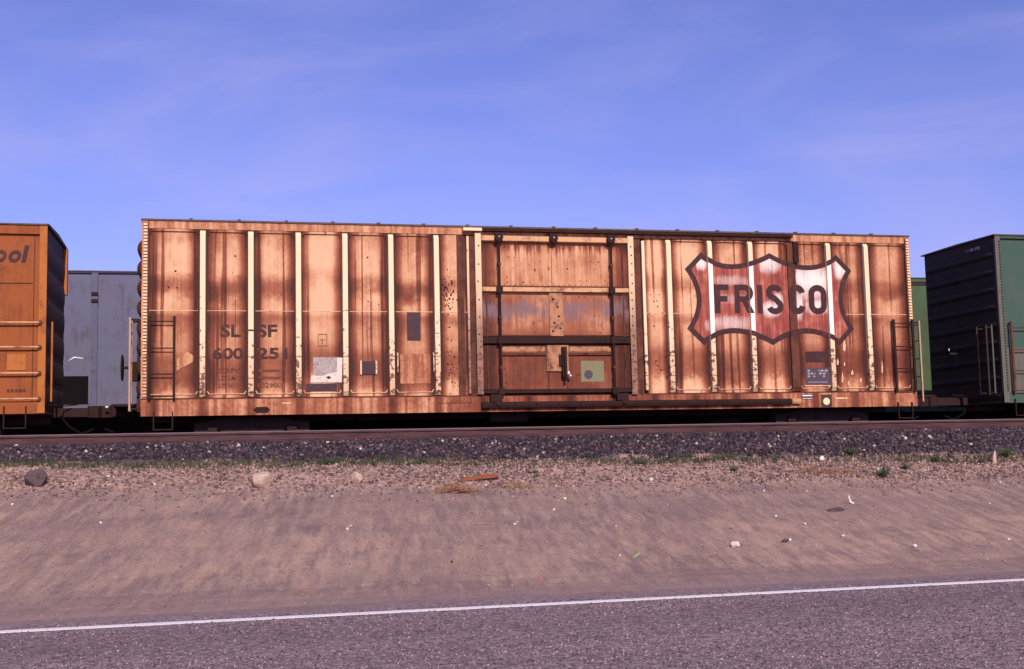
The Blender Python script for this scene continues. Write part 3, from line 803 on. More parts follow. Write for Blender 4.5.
mb().ball((9.54, -.17, .80), .03, .03, .04, 8, 5).build('seal_tag', 'steel', door, smooth=True)
for x in (7.91, 10.62):
    rod = mb().cyl((x, -.15, .34), (x, -.15, 4.12), .027, 8).build('lock_rod', 'dkrust', door)
    for z in (.46, 1.0, 1.63, 2.15, 2.81, 3.4, 4.01):
        big = z in (.46, 1.63, 2.81, 4.01); h = .075 if big else .03
        mb().box(x - (.07 if big else .035), x + (.07 if big else .035), -.178, -.112 if big else -.017, z - h, z + h).build('rod_bracket', 'dkrust' if big else 'rust', door)
for z in (3.885, 2.712, 2.893, 1.745, 1.495): mb().box(7.515, 11.045, -.030, -.0166, z, z + .024).build('door_angle', 'rust', door)
for x in (7.62, 10.93): mb().box(x - .015, x + .015, -.040, -.0166, .52, 3.88).build('door_angle', 'rust', door)
for x in (7.91, 9.22, 10.62):
    h = mb(); h.cyl((x, -.20, 4.02), (x, -.10, 4.02), .10, 14); h.box(x - .09, x + .09, -.17, -.112, 3.93, 4.14)
    h.build('door_roller', 'dkrust', door); mb().ball((x, -.205, 4.03), .022, .02, .022, 8, 5).build('roller_pin', 'steel', door)
for x in (7.78, 10.80):
    h = mb(); h.box(x - .14, x + .14, -.17, -.035, .22, .39); h.cyl((x + .05, -.18, .2), (x + .05, -.05, .2), .07, 10); h.build('door_guide', 'dkrust', door)
random.seed(21)
for z, n_ in ((2.94, 26), (3.86, 0)):
    b = mb()
    for k in range(n_): b.ball((7.6 + 3.4 * (k + .5) / n_, -.02, z), .012, .012, .012, 6, 4)
    if n_: b.build('rivet_row', 'rust', door, kind='stuff')
for x in (7.43, 11.13):
    for k in range(16):
        if x > 9 or k % 2: mb().ball((x + random.uniform(-.015, .015), -.097, .7 + k * .21 + random.uniform(-.04, .04)), .02, .014, .02, 6, 4).build('bolt', 'dkrust', door)
for (x, z) in ((9.2, 2.60), (9.33, 2.2), (9.22, 2.05), (9.36, 1.92), (9.18, 1.85), (9.3, 2.42)):
    mb().ball((x, -.054, z), .028, .016, .028, 6, 4).build('bolt', 'dkrust', door)
# printed patches on the door
pg = mb().box(9.84, 10.40, -.0195, -.0168, .67, 1.16).build('green_patch', 'palegreen', door)
mb().cyl((10.02, -.0225, .84), (10.02, -.0197, .84), .105, 20).build('violet_disc', 'bluegrey', pg)
# door tracks
tt = mb(); tt.prism_x([(-.027, 4.165), (-.17, 4.165), (-.17, 4.215), (-.05, 4.235), (-.05, 4.257), (-.027, 4.257)], 7.52, 15.30); tt.build('top_door_track', 'dkrust', car)
mb().prism_x([(-.027, 4.165), (-.17, 4.165), (-.17, 4.225), (-.05, 4.257), (-.027, 4.257)], 7.08, 7.515).build('track_end', 'post', car)
bt = mb(); bt.prism_x([(-.0325, .085), (-.13, .085), (-.15, .145), (-.15, .205), (-.0325, .225)], 7.45, 15.10); bt.build('bottom_door_track', 'dkrust', car)
mb().prism_x([(-.0325, .095), (-.12, .095), (-.14, .145), (-.14, .205), (-.0325, .225)], 15.105, 15.33).build('track_end', 'brass', car)
for k in range(15): mb().ball((7.7 + k * .52, -.152, .175), .03, .02, .024, 6, 4).build('track_bolt', 'dkrust', car)
mb().box(15.33, 15.46, -.10, -.052, 3.55, 4.05).build('track_bumper', 'dkrust', car)

# plates, placards, grab irons
mb().box(3.66, 4.28, -.016, -.006, .76, 1.26).build('placard_board', 'placard', car)
pb_ = bpy.data.objects['placard_board']
mb().add([(3.60, -.0185, .70), (4.29, -.0185, .70), (4.31, -.0185, 1.25), (4.19, -.0185, 1.25), (4.18, -.0185, .93), (4.02, -.0185, .90), (3.84, -.0185, .84), (3.62, -.0185, .86)], [tuple(range(8))]).build('torn_paper', 'paper', pb_)
mb().ball((4.0, -.02, .81), .045, .01, .03, 8, 4).build('paper_hole', 'dkrust', pb_)
mb().box(3.50, 4.18, -.012, -.006, .50, .675).build('painted_patch', 'dkviolet', car)
rb = mb().box(4.74, 5.04, -.026, -.006, .87, 1.17).build('route_board', 'dkviolet', car)
for x in (4.70, 5.045): mb().box(x, x + .035, -.04, -.006, .87, 1.18).build('board_clip', 'post', rb)
mb().box(5.77, 6.08, -.011, -.006, 1.64, 2.28).build('painted_patch', 'dkviolet', car)
mb().box(5.60, 6.29, -.013, -.006, .66, 1.33).build('repair_sheet', 'sill', car)
for x in (5.54, 6.36): mb().path([(x, -.01, .90), (x, -.08, .92), (x, -.08, 1.33), (x, -.01, 1.35)], .016, 6).build('grab_iron', 'post', car)
mb().add([(.74, -.0085, .98), (1.08, -.0085, 1.17), (1.10, -.0085, 1.30), (.95, -.0085, 1.40), (.74, -.0085, 1.24)], [(0, 1, 2, 3, 4)]).build('torn_sticker', 'chord', car)
for (x0, x1, z0, z1) in ((3.77, 3.97, 1.77, 1.782), (3.77, 3.97, 1.51, 1.522), (3.77, 3.782, 1.5225, 1.7695), (3.958, 3.97, 1.5225, 1.7695), (3.82, 3.92, 1.65, 1.662), (3.86, 3.874, 1.56, 1.649)):
    mb().box(x0, x1, -.0105, -.0085, z0, z1).build('chalk_mark', 'faint', car)
mb().box(15.57, 16.14, -.0105, -.0065, 1.11, 1.37).build('painted_patch', 'blackpaint', car)
sb_ = mb().box(15.54, 16.19, -.0105, -.0065, .56, .97).build('stencil_panel', 'bluegrey', car)
random.seed(5)
for z in (.90, .83, .76):
    x = 15.60
    while x < 16.08:
        wd = random.uniform(.03, .08)
        if random.random() < .75: mb().box(x, x + wd, -.0125, -.0108, z - .022, z + .018).build('stencil_mark', 'placard', sb_)
        x += wd + .03
mb().box(15.60, 16.12, -.0125, -.0108, .61, .625).build('stencil_mark', 'placard', sb_)
mb().box(15.50, 16.19, -.03, -.0065, .515, .54).build('pale_strip', 'seam', car)
sg_ = mb().box(15.40, 15.69, -.046, -.0325, .205, .315).build('label_plate', 'dkviolet', sill)
mb().box(15.415, 15.675, -.0485, -.0462, .275, .303).build('plate_band', 'whitebit', sg_); mb().box(15.415, 15.675, -.0485, -.0462, .215, .228).build('plate_band', 'whitebit', sg_)
dk = mb().box(15.91, 16.20, -.036, -.0325, .005, .31).build('dark_square', 'dkviolet', sill)
mb().cyl((16.055, -.040, .145), (16.055, -.0362, .145), .088, 22).build('yellow_dot', 'yellow', dk)
mb().box(2.98, 3.16, -.035, -.0325, .245, .262).build('sill_mark', 'yellow', sill)
mb().box(16.30, 16.62, -.035, -.0325, .20, .235).build('sill_mark', 'seam', sill)
for (x, z, h, w) in ((16.62, 1.40, .30, .035), (16.42, 1.05, .16, .03), (16.53, .62, .25, .03), (16.80, .80, .12, .03), (16.68, .55, .10, .02), (17.02, .62, .1, .03), (17.62, .85, .3, .02), (16.60, 1.02, .1, .02)):
    mb().add([(x - w, -.0095, z), (x + w * .4, -.0095, z - h * .1), (x + w, -.0095, z + h * .4), (x + w * .2, -.0095, z + h), (x - w * .7, -.0095, z + h * .5)], [(0, 1, 2, 3, 4)]).build('paint_scrape', 'seam', car)

# ------------------------------------------------------------------ lettering: flat paint following panels and posts
def strip_mesh(outer, inner, closed=True):
    n = len(outer); v = outer + inner
    return v, [(k, (k + 1) % n, n + (k + 1) % n, n + k) for k in range(n if closed else n - 1)]
def ribbon(pts, wd, closed=False):
    L_, R_ = [], []; n = len(pts)
    for k in range(n):
        p = Vector(pts[k]); a = Vector(pts[k - 1]) if (k > 0 or closed) else None; b = Vector(pts[(k + 1) % n]) if (k < n - 1 or closed) else None
        d1 = (p - a).normalized() if a is not None else (b - p).normalized(); d2 = (b - p).normalized() if b is not None else d1
        n1 = Vector((-d1.y, d1.x)); n2 = Vector((-d2.y, d2.x)); m = (n1 + n2).normalized(); h = wd / 2 / max(.3, m.dot(n1))
        L_.append(tuple(p + m * h)); R_.append(tuple(p - m * h))
    return strip_mesh(L_, R_, closed)
def inset(poly, d):
    out = []; n = len(poly)
    for k in range(n):
        a, p, b = Vector(poly[k - 1]), Vector(poly[k]), Vector(poly[(k + 1) % n])
        d1, d2 = (p - a).normalized(), (b - p).normalized(); n1, n2 = Vector((d1.y, -d1.x)), Vector((d2.y, -d2.x)); m = (n1 + n2).normalized()
        out.append(tuple(p + m * (d / max(.35, m.dot(n1)))))
    return out
def fill(poly):
    tr = tessellate_polygon([[Vector((x, y, 0)) for x, y in poly]])
    return poly, [tuple(f) for f in tr]
def decal(vf, name, mat, parent, ypan, ypost, posts=POSTS, matpost=None, dz=S0, bare=False):
    bm = bmesh.new(); vs = [bm.verts.new((x, 0, z)) for x, z in vf[0]]
    for f in vf[1]:
        try: bm.faces.new([vs[i] for i in f])
        except ValueError: pass
    cuts = [(x, .10 if abs(x - 15.28) < .01 else PW) for x in posts]
    for x, w in cuts:
        for e in (-w, w):
            bmesh.ops.bisect_plane(bm, geom=bm.verts[:] + bm.edges[:] + bm.faces[:], plane_co=(x + e, 0, 0), plane_no=(1, 0, 0))
    A, B = MB(dz), MB(dz)
    for f in bm.faces:
        c = f.calc_center_median(); on = [x for x, w in cuts if abs(c.x - x) < w]
        if bare and on and abs(on[0] - 15.28) < .01: continue
        y = (ypost if not on or abs(on[0] - 15.28) > .01 else ypost + .025) if on else ypan
        (B if on and matpost else A).add([(v.co.x, y, v.co.z) for v in f.verts], [tuple(range(len(f.verts)))])
    bm.free()
    o = A.build(name, mat, parent)
    by = {}
    n_ = 0
    for f in B.f:
        px = min(posts, key=lambda q: abs(q - B.v[f[0]][0])); by.setdefault(px, MB()).add([B.v[i] for i in f], [tuple(range(len(f)))])
    for q in by.values(): q.build(name, matpost, parent)
    return o
def bez(p0, dip, p2, n=14):
    c = (2 * dip[0] - (p0[0] + p2[0]) / 2, 2 * dip[1] - (p0[1] + p2[1]) / 2)
    return [((1 - s) ** 2 * p0[0] + 2 * s * (1 - s) * c[0] + s * s * p2[0], (1 - s) ** 2 * p0[1] + 2 * s * (1 - s) * c[1] + s * s * p2[1]) for s in [k / n for k in range(n)]]
o_ = []
o_ += bez((12.51, 3.37), (12.72, 3.57), (12.93, 3.78), 3) + bez((12.93, 3.78), (13.72, 3.50), (14.725, 3.79)) + bez((14.725, 3.79), (15.70, 3.50), (16.51, 3.78)) + bez((16.51, 3.78), (16.71, 3.58), (16.91, 3.38), 3)
o_ += bez((16.91, 3.38), (16.64, 2.66), (16.91, 1.93)) + bez((16.91, 1.93), (16.71, 1.73), (16.51, 1.52), 3) + bez((16.51, 1.52), (15.62, 1.82), (14.73, 1.53)) + bez((14.73, 1.53), (13.72, 1.82), (12.94, 1.53))
o_ += bez((12.94, 1.53), (12.72, 1.73), (12.52, 1.93), 3) + bez((12.52, 1.93), (12.79, 2.65), (12.51, 3.37))
inn = inset(o_, .122)
YP, YQ = -.0100, PF - .0020
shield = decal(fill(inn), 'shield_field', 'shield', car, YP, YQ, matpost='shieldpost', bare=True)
decal(strip_mesh(o_, inn), 'shield_border', 'blackpaint', shield, YP - .0015, YQ - .0015)
YL = (YP - .0022, YQ - .0022)
lt = []
lt.append(fill([(13.235, 2.30), (13.39, 2.30), (13.39, 2.58), (13.575, 2.58), (13.575, 2.72), (13.39, 2.72), (13.39, 2.86), (13.625, 2.86), (13.615, 3.0), (13.235, 3.0)]))
arc = lambda cx, cy, rx, ry, a0, a1, n=12: [(cx + rx * math.cos(R(a0 + (a1 - a0) * k / n)), cy + ry * math.sin(R(a0 + (a1 - a0) * k / n))) for k in range(n + 1)]
rv, rf_ = fill([(13.76, 2.30), (13.9003, 2.30), (13.9003, 3.0), (13.76, 3.0)])
bv, bf = ribbon([(13.9005, 2.935), (13.99, 2.935)] + arc(14.02, 2.79, .135, .145, 80, -80) + [(13.99, 2.645), (13.9005, 2.645)], .14)
k0 = len(rv); rv = list(rv) + bv; rf_ = rf_ + [tuple(i + k0 for i in f) for f in bf]
lv, lf = fill([(13.96, 2.579), (14.10, 2.579), (14.245, 2.30), (14.095, 2.30)])
k0 = len(rv); rv = rv + list(lv); rf_ = rf_ + [tuple(i + k0 for i in f) for f in lf]
lt.append((rv, rf_))
lt.append(fill([(14.35, 2.30), (14.495, 2.30), (14.495, 3.0), (14.35, 3.0)]))
lt.append(ribbon(arc(14.815, 2.815, .15, .125, 15, 180, 10) + arc(14.815, 2.815, .15, .125, 200, 250, 3) + [(14.83, 2.66)] + arc(14.815, 2.48, .15, .125, 60, -0, 5)[1:] + arc(14.815, 2.48, .15, .125, -15, -165, 10), .15))
lt.append(ribbon(arc(15.40, 2.80, .15, .14, 5, 180, 10) + arc(15.40, 2.50, .15, .14, 180, 355, 10), .155))
lt.append(ribbon(arc(15.96, 2.79, .165, .15, 0, 180, 10) + arc(15.96, 2.51, .165, .15, 180, 360, 10), .155, True))
for q in lt: decal(q, 'letter', 'blackpaint', shield, *YL)

def text_mesh(s, h, w=None, bold=0.0, shear=0.0):
    cu = bpy.data.curves.new('txt', 'FONT'); cu.body = s; cu.size = 1.0; cu.offset = bold; cu.shear = shear; cu.resolution_u = 4
    ob = bpy.data.objects.new('txt', cu); COL.objects.link(ob)
    dg = bpy.context.evaluated_depsgraph_get(); me = ob.evaluated_get(dg).to_mesh()
    v = [(p.co.x, p.co.y) for p in me.vertices]; f = [tuple(p.vertices) for p in me.polygons]
    ob.evaluated_get(dg).to_mesh_clear(); bpy.data.objects.remove(ob); bpy.data.curves.remove(cu)
    if not v: return [], []
    x0, x1 = min(p[0] for p in v), max(p[0] for p in v); y0, y1 = min(p[1] for p in v), max(p[1] for p in v)
    sy = h / (y1 - y0); sx = sy if w is None else w / (x1 - x0)
    return [((p[0] - x0) * sx, (p[1] - y0) * sy) for p in v], f
def lettering(s, x, z, h, w, name, mat, parent, bold=.02, y=-.0092):
    v, f = text_mesh(s, h, w, bold)
    return decal(([(p[0] + x, p[1] + z) for p in v], f), name, mat, parent, y, PF - .0018)
lettering('SL', 1.66, 1.71, .285, .44, 'reporting_mark', 'stencil', car, .03)
lettering('SF', 2.44, 1.71, .285, .44, 'reporting_mark', 'stencil', car, .03)
decal(([(2.24, 1.835), (2.40, 1.835), (2.40, 1.875), (2.24, 1.875)], [(0, 1, 2, 3)]), 'reporting_dash', 'stencil', car, -.0092, PF - .0018)
lettering('600', 1.49, 1.23, .25, .66, 'car_number', 'stencil', car, .03)
lettering('251', 2.44, 1.23, .25, .66, 'car_number', 'stencil', car, .03)
for k, (a, b) in enumerate((('CAPY', ''), ('LD LMT', ''), ('LT WT', '102900'))):
    z = (.93, .77, .60)[k]
    lettering(a, 1.62, z, .10, .46, 'data_stencil', 'faint', car, .02)
    if b: lettering(b, 2.46, z, .10, .52, 'data_stencil', 'faint', car, .02)
    else: mb().box(2.48, 2.96, -.0100, -.0080, z + .02, z + .07).build('data_stencil', 'faint', car)
random.seed(9)
for z in (.98, .86):
    x = 8.25
    while x < 8.85:
        w_ = random.uniform(.03, .07); mb().box(x, x + w_, -.0192, -.0168, z, z + .055).build('data_stencil', 'faint', door); x += w_ + .03

# ------------------------------------------------------------------ neighbouring cars
def plain_car(name, label, x0, L, ycar, zs, ze, mats, ribs=.45, amp=.08, posts=(), sill_h=.25, trim=.24, rise=.06, wd=WD, duty=.40, reach=(.96, .96)):
    """enclosed freight car; local x from 0 (left end) to L; zs/ze sill bottom and eave above rail"""
    o = thing(name, label, 'boxcar', (x0, ycar, RZ2))
    side, end, cornerm, roofm = mats
    MB().box(.03, L - .03, .005, wd - .005, zs + .02, ze - .02).build('side_wall', side, o)
    MB().box(.0, L, -.045, .004, zs, zs + sill_h).build('side_sill', side, o)
    MB().box(.0, L, -.06, .004, ze - trim, ze - .005).build('top_chord', side, o)
    MB().prism_x([(-.09, ze - .03), (-.09, ze), (wd / 2, ze + rise), (wd + .09, ze), (wd + .09, ze - .03)], -.03, L + .03).build('roof', roofm, o)
    for a, b in ((0, .15), (L - .15, L)):
        MB().box(a, b, -.065, .0045, zs + .01, ze - .035).build('corner_post', cornerm, o)
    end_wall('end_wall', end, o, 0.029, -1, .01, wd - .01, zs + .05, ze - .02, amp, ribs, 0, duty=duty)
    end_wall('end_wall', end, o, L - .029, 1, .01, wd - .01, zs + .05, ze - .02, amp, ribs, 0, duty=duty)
    for x in posts: MB().box(x - .07, x + .07, -.09, .0045, zs + sill_h, ze - trim).build('side_post', side, o)
    underframe(o, L, zs); truck(o, 2.2); truck(o, L - 2.2); coupler(o, 0, -1, reach=reach[0]); coupler(o, L, 1, reach=reach[1])
    return o

# orange car on the left: right end face at world x = CX - 1.93
OL = 16.2; oz = S0 + .09; oe = S0 + 4.13
oc = plain_car('boxcar', 'orange boxcar with ool lettering and four pale grab irons, coupled to the shield boxcar', CX - 1.93 - OL, OL, CY, oz, oe, ('orange', 'orange_dk', 'orange_hi', 'roofgrey'), ribs=.62, amp=.035, sill_h=.24, trim=.22)
u0 = lambda u: u + 1.93 + OL            # shield-car coordinate to orange-car coordinate
for z in (2.01, 1.49, .94, .40):
    MB().path([(u0(-3.35), 0, S0 + z), (u0(-3.35), -.10, S0 + z), (u0(-2.06), -.10, S0 + z), (u0(-2.06), 0, S0 + z)], .019, 8).build('grab_iron', 'brass', oc)
    MB().ball((u0(-2.05), -.075, S0 + z - .01), .05, .03, .06, 8, 5).build('bracket', 'rust', oc)
MB().box(u0(-2.20), u0(-2.185), -.0125, .0045, S0 + .35, S0 + 3.9).build('panel_seam', 'orange_dk', oc); MB().box(u0(-3.6), u0(-2.22), -.008, .0045, S0 + 2.85, S0 + 2.866).build('panel_seam', 'orange_dk', oc)
MB().box(u0(-2.70), u0(-2.33), -.0075, .0045, S0 + 1.01, S0 + 1.35).build('patch_plate', 'orange_hi', oc)
sill_step(oc, u0(-2.73), u0(-2.30), -.06, oz + .16, S0 - .22); MB().box(OL - .05, OL + .05, WD - .20, WD - .02, S0 + 3.0, S0 + 4.10).build('far_corner_post', 'orange_hi', oc)
MB().cyl((OL + .10, .12, S0 + .35), (OL + .10, .12, S0 + 2.05), .022, 8).build('end_handhold', 'orange_hi', oc)
sh_ = .20
def shear(v): return [(x + (z - (S0 + 3.3)) * sh_, z) for x, z in v]
for (cx_, ) in ((-2.90,), (-2.61,)):
    v, f = ribbon(arc(u0(cx_), S0 + 3.43, .088, .095, 0, 360, 24)[:-1], .075, True)
    decal((shear(v), f), 'letter', 'blackpaint', oc, -.0045 + .001, 0, posts=[], dz=0)
v, f = fill([(u0(-2.46), S0 + 3.30), (u0(-2.37), S0 + 3.30), (u0(-2.37), S0 + 3.67), (u0(-2.46), S0 + 3.67)])
decal((shear(v), f), 'letter', 'blackpaint', oc, -.0045 + .001, 0, posts=[], dz=0)
for k, x in enumerate((-2.69, -2.61, -2.53, -2.45, -2.38)):
    MB().box(u0(x), u0(x + .055), -.002, .0045, S0 + .545, S0 + .61).build('worn_digit', 'orange_dk', oc)

# green car on the right: left end face at world x = CX + 20.97
GL = 15.5; gz = S0 + .05; ge = S0 + 4.38
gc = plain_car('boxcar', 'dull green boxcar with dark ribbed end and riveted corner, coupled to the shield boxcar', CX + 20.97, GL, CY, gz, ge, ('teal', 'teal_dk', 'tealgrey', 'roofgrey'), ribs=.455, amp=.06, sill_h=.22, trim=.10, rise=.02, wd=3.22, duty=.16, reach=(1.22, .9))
te = MB(); z = gz + .3
while z < ge - .15: te.box(.10, .135, -.085, -.0655, z, z + .035); z += .075
te.build('corner_rivets', 'teal_dk', gc, kind='stuff')
ladder(gc, 'side_ladder', 'rust', .29, .80, -.12, S0 + .28, S0 + 2.12, [S0 + q for q in (.36, .86, 1.40, 1.96)], 'x', .014, .004)
MB().cyl((-.16, .06, S0 + .30), (-.16, .06, S0 + 2.05), .020, 8).build('end_handhold', 'tealgrey', gc)
ladder(gc, 'end_ladder', 'teal_dk', .22, .62, -.22, S0 + .28, S0 + 2.05, [S0 + q for q in (.5, .95, 1.4, 1.85)], 'y', .012, .0)
MB().box(.16, 4, -.006, .0045, gz + .24, S0 + 1.45).build('lower_patch', 'tealgrey', gc)
sill_step(gc, .3, .75, -.06, gz + .1, S0 - .28)
for k, y in enumerate((.62, .74, .90, 1.02, 1.12)):
    MB().box(-.006, .0285, y, y + (.09 if k != 1 else .05), ge - .28, ge - .20).build('end_lettering', 'placard' if k < 3 else 'tealgrey', gc)
gw = MB(); byc, bzc = 1.75, S0 + 1.45
for k in range(20):
    a0, a1 = 2 * math.pi * k / 20, 2 * math.pi * (k + 1) / 20
    gw.cyl((-.30, byc + .26 * math.cos(a0), bzc + .26 * math.sin(a0)), (-.30, byc + .26 * math.cos(a1), bzc + .26 * math.sin(a1)), .012, 6)
gwo = gw.build('brake_wheel', 'pitch', gc); MB().cyl((-.3, byc, bzc), (0, byc, bzc), .03, 8).build('brake_shaft', 'teal_dk', gwo)
MB().ball((-.32, 1.74, bzc + .10), .018, .018, .045, 8, 5).build('wheel_glint', 'steel', gwo)  # small bright ball painted in as a glint on the brake wheel

# far track
T3Y = T3C - 1.52
fz = 7.09 - RZ2
bc = plain_car('boxcar', 'pale grey blue car with a wide post, seen through the gap behind the orange boxcar', -10.0, 28.0, T3Y, 1.28, fz, ('greyblue', 'greyblue', 'greyblue_lt', 'roofgrey'), sill_h=.12, trim=.06, reach=(.9, .45))
PX = 6.35
MB().box(PX - .085, PX + .085, -.10, .0045, 1.15, fz - .07).build('wide_post', 'greyblue_lt', bc)
MB().box(PX - .14, PX - .09, -.03, .0045, 1.42, fz - .3).build('post_flange', 'greyblue', bc)
for z in (fz - .66, fz - .86): MB().box(PX - .09, PX + .10, -.14, -.1005, z - .05, z + .04).build('post_bracket', 'dkrust', bc)
MB().box(.2, PX - .15, -.03, .0042, 1.405, 2.20).build('recess_shade_sheet', 'pitch', bc)  # flat dark sheet, painted as the shade below the panel; no real hollow
MB().add([(PX - .72, -.004, 2.62), (PX - .52, -.004, 2.72), (PX - .3, -.004, 2.69), (PX - .3, -.004, 2.71), (PX - .54, -.004, 2.755)], [(0, 1, 2, 3, 4)]).build('white_scrape', 'whitebit', bc)
for x in (2.9, 4.6, 8.2, 9.9, 11.6, 13.3, 15.0, 16.7, 18.4, 20.1, 21.8, 23.5, 25.2): MB().box(x - .05, x + .05, -.06, .0045, 1.41, fz - .07).build('side_post', 'greyblue', bc)
ge2 = 7.21 - RZ2
gb = plain_car('boxcar', 'bright green boxcar far behind the gap, its eave below the shield boxcar roof', 18.9, 17.0, T3Y, .86, ge2, ('bgreen', 'bgreen', 'bgreen', 'bgreen'), sill_h=.3, trim=.14, posts=[k * 1.6 + .7 for k in range(10)], reach=(.45, .9))
MB().box(0.1, 16.9, -.03, .0045, ge2 - .24, ge2 - .141).build('eave_angle', 'teal_dk', gb)

# ------------------------------------------------------------------ rocks, litter, brush
def rock(name, x, y, w, h, d, mat, label, cat='rock', sink=.12, seed=1, group=None, rot=0.0):
    r_ = random.Random(seed); bm = bmesh.new(); bmesh.ops.create_icosphere(bm, subdivisions=3, radius=1)
    pl = [(Vector((r_.gauss(0, 1), r_.gauss(0, 1), r_.gauss(0, .8))).normalized(), r_.uniform(.55, .92)) for _ in range(11)]
    for v in bm.verts:
        for n_, dd in pl:
            e = v.co.dot(n_) - dd
            if e > 0: v.co -= n_ * e * .92
        v.co += v.co.normalized() * r_.uniform(-.02, .02)
    me = bpy.data.meshes.new(name); 
    for v in bm.verts: v.co = Vector((v.co.x * w / 1.7, v.co.y * d / 1.7, v.co.z * h / 1.5))
    bm.to_mesh(me); bm.free(); me.materials.append(M[mat])
    zmin = min(v.co.z for v in me.vertices)
    o = bpy.data.objects.new(name, me); COL.objects.link(o)
    o.location = (x, y, float(gh(x, y)) - zmin - sink * h); o.rotation_euler = (0, 0, rot)
    return tag(o, label, cat, group)
M['darkrock'] = grimy('dark_violet_basalt', (.105, .070, .076), (.06, .038, .040), .5, 6, streak=False, rough=.9, spec=.15, bump=.5)
M['palerock'] = grimy('pale_pink_stone', (.50, .36, .28), (.34, .23, .19), .4, 6, streak=False, rough=.9, spec=.15, bump=.4)
rock('rock', -2.95, 20.72, .33, .24, .28, 'darkrock', 'dark purple boulder at the top of the sand slope', seed=3, sink=.24)
rock('rock', .57, 20.45, .36, .24, .26, 'palerock', 'pale pink wedge shaped rock on the gravel edge', seed=5)
rock('rock', 2.13, 20.58, .18, .20, .16, 'palerock', 'small blocky pale stone beside the larger pale wedge', seed=8)
rock('rock', 14.85, 21.45, .10, .24, .10, 'palerock', 'narrow upright pale stone standing in gravel among weeds', seed=9)
# timber scrap
M['plank'] = grimy('split_orange_brown_wood', (.26, .085, .042), (.12, .043, .03), .5, 4, streak=False, rough=.9, spec=.1)
pl = MB()
pz = float(gh(4.16, 20.62))
pl.prism_y([(-.40, 0), (-.30, .005), (.36, .055), (.42, .10), (.22, .125), (-.2, .06)], -.05, .05)
o = pl.build('broken_plank', 'plank'); o.location = (4.16, 20.62, pz - .015); o.rotation_euler = (0, R(0), R(4)); tag(o, 'broken orange brown wooden plank lying along the gravel edge', 'plank')
M['twig'] = grimy('dry_brown_twigs', (.30, .16, .10), (.16, .075, .055), .5, 7, streak=False, rough=.95, spec=.05, bump=0)
M['straw'] = grimy('straw_twigs', (.34, .20, .135), (.22, .125, .09), .5, 7, streak=False, rough=.95, spec=.05, bump=0)
def brush(x, y, sx, sy, n_, hmax, mat, label, seed):
    r_ = random.Random(seed); b = MB()
    for _ in range(n_):
        px, py = x + r_.gauss(0, sx * .42), y + r_.gauss(0, sy * .4); z = float(gh(px, py)) + r_.uniform(-.005, hmax * math.exp(-((px - x) / sx) ** 2 * 2))
        a = r_.gauss(0, .7); l = r_.uniform(.05, .17); dz_ = r_.uniform(-.02, .05)
        b.cyl((px - math.cos(a) * l / 2, py - math.sin(a) * l / 2, z), (px + math.cos(a) * l / 2, py + math.sin(a) * l / 2, max(z + dz_, float(gh(px, py)))), r_.uniform(.003, .008), 4, cap=False)
    o = b.build('dried_brush', mat); return tag(o, label, 'brush')
brush(3.72, 20.05, .36, .20, 420, .07, 'twig', 'dark tangle of dead brown brush below the broken plank', 4)
brush(4.78, 20.32, .42, .18, 150, .03, 'straw', 'pale flattened straw litter just past the end of the broken plank', 6)
brush(10.9, 20.9, .9, .16, 300, .03, 'twig', 'scattered dry twigs on the gravel below the white lump', 8)
# bark and sticks
b = MB(); b.prism_y([(-.16, 0), (.13, 0), (.17, .03), (.10, .065), (-.05, .05), (-.14, .03)], -.05, .05)
o = b.build('bark_chunk', 'darkrock'); o.location = (9.61, 18.19, float(gh(9.61, 18.19)) - .012); o.rotation_euler = (0, 0, .2); tag(o, 'dark curved bark chunk lying alone on the sand slope', 'bark')
b = MB(); z0_ = float(gh(3.59, 17.91)); b.path([(-.25, 0, 0), (0, .02, .012), (.25, .0, .018)], .006, 5)
o = b.build('stick', 'straw'); o.location = (3.59, 17.91, z0_ + .004); tag(o, 'thin pale straight stick on the open sand', 'stick')
def scrap(x, y, w, h, mat, name, label, cat, seed, group=None):
    r_ = random.Random(seed); bm = bmesh.new(); bmesh.ops.create_icosphere(bm, subdivisions=2, radius=1)
    for v in bm.verts:
        v.co *= r_.uniform(.72, 1.08); v.co = Vector((v.co.x * w / 2, v.co.y * w / 2 * .8, v.co.z * h / 2))
    me = bpy.data.meshes.new(name); bm.to_mesh(me); bm.free(); me.materials.append(M[mat])
    o = bpy.data.objects.new(name, me); COL.objects.link(o); o.location = (x, y, float(gh(x, y)) + h * .36); o.rotation_euler = (r_.uniform(-.2, .2), r_.uniform(-.2, .2), r_.uniform(0, 6))
    return tag(o, label, cat, group)
M['greenscrap'] = grimy('green_plastic', (.22, .34, .10), (.5, .5, .36), .5, 30, streak=False)
M['redscrap'] = grimy('orange_red_plastic', (.75, .13, .06), (.5, .1, .06), .3, 20, streak=False)
M['whitefoam'] = grimy('white_foam', (.66, .60, .54), (.52, .42, .34), .2, 20, streak=False, bump=0)
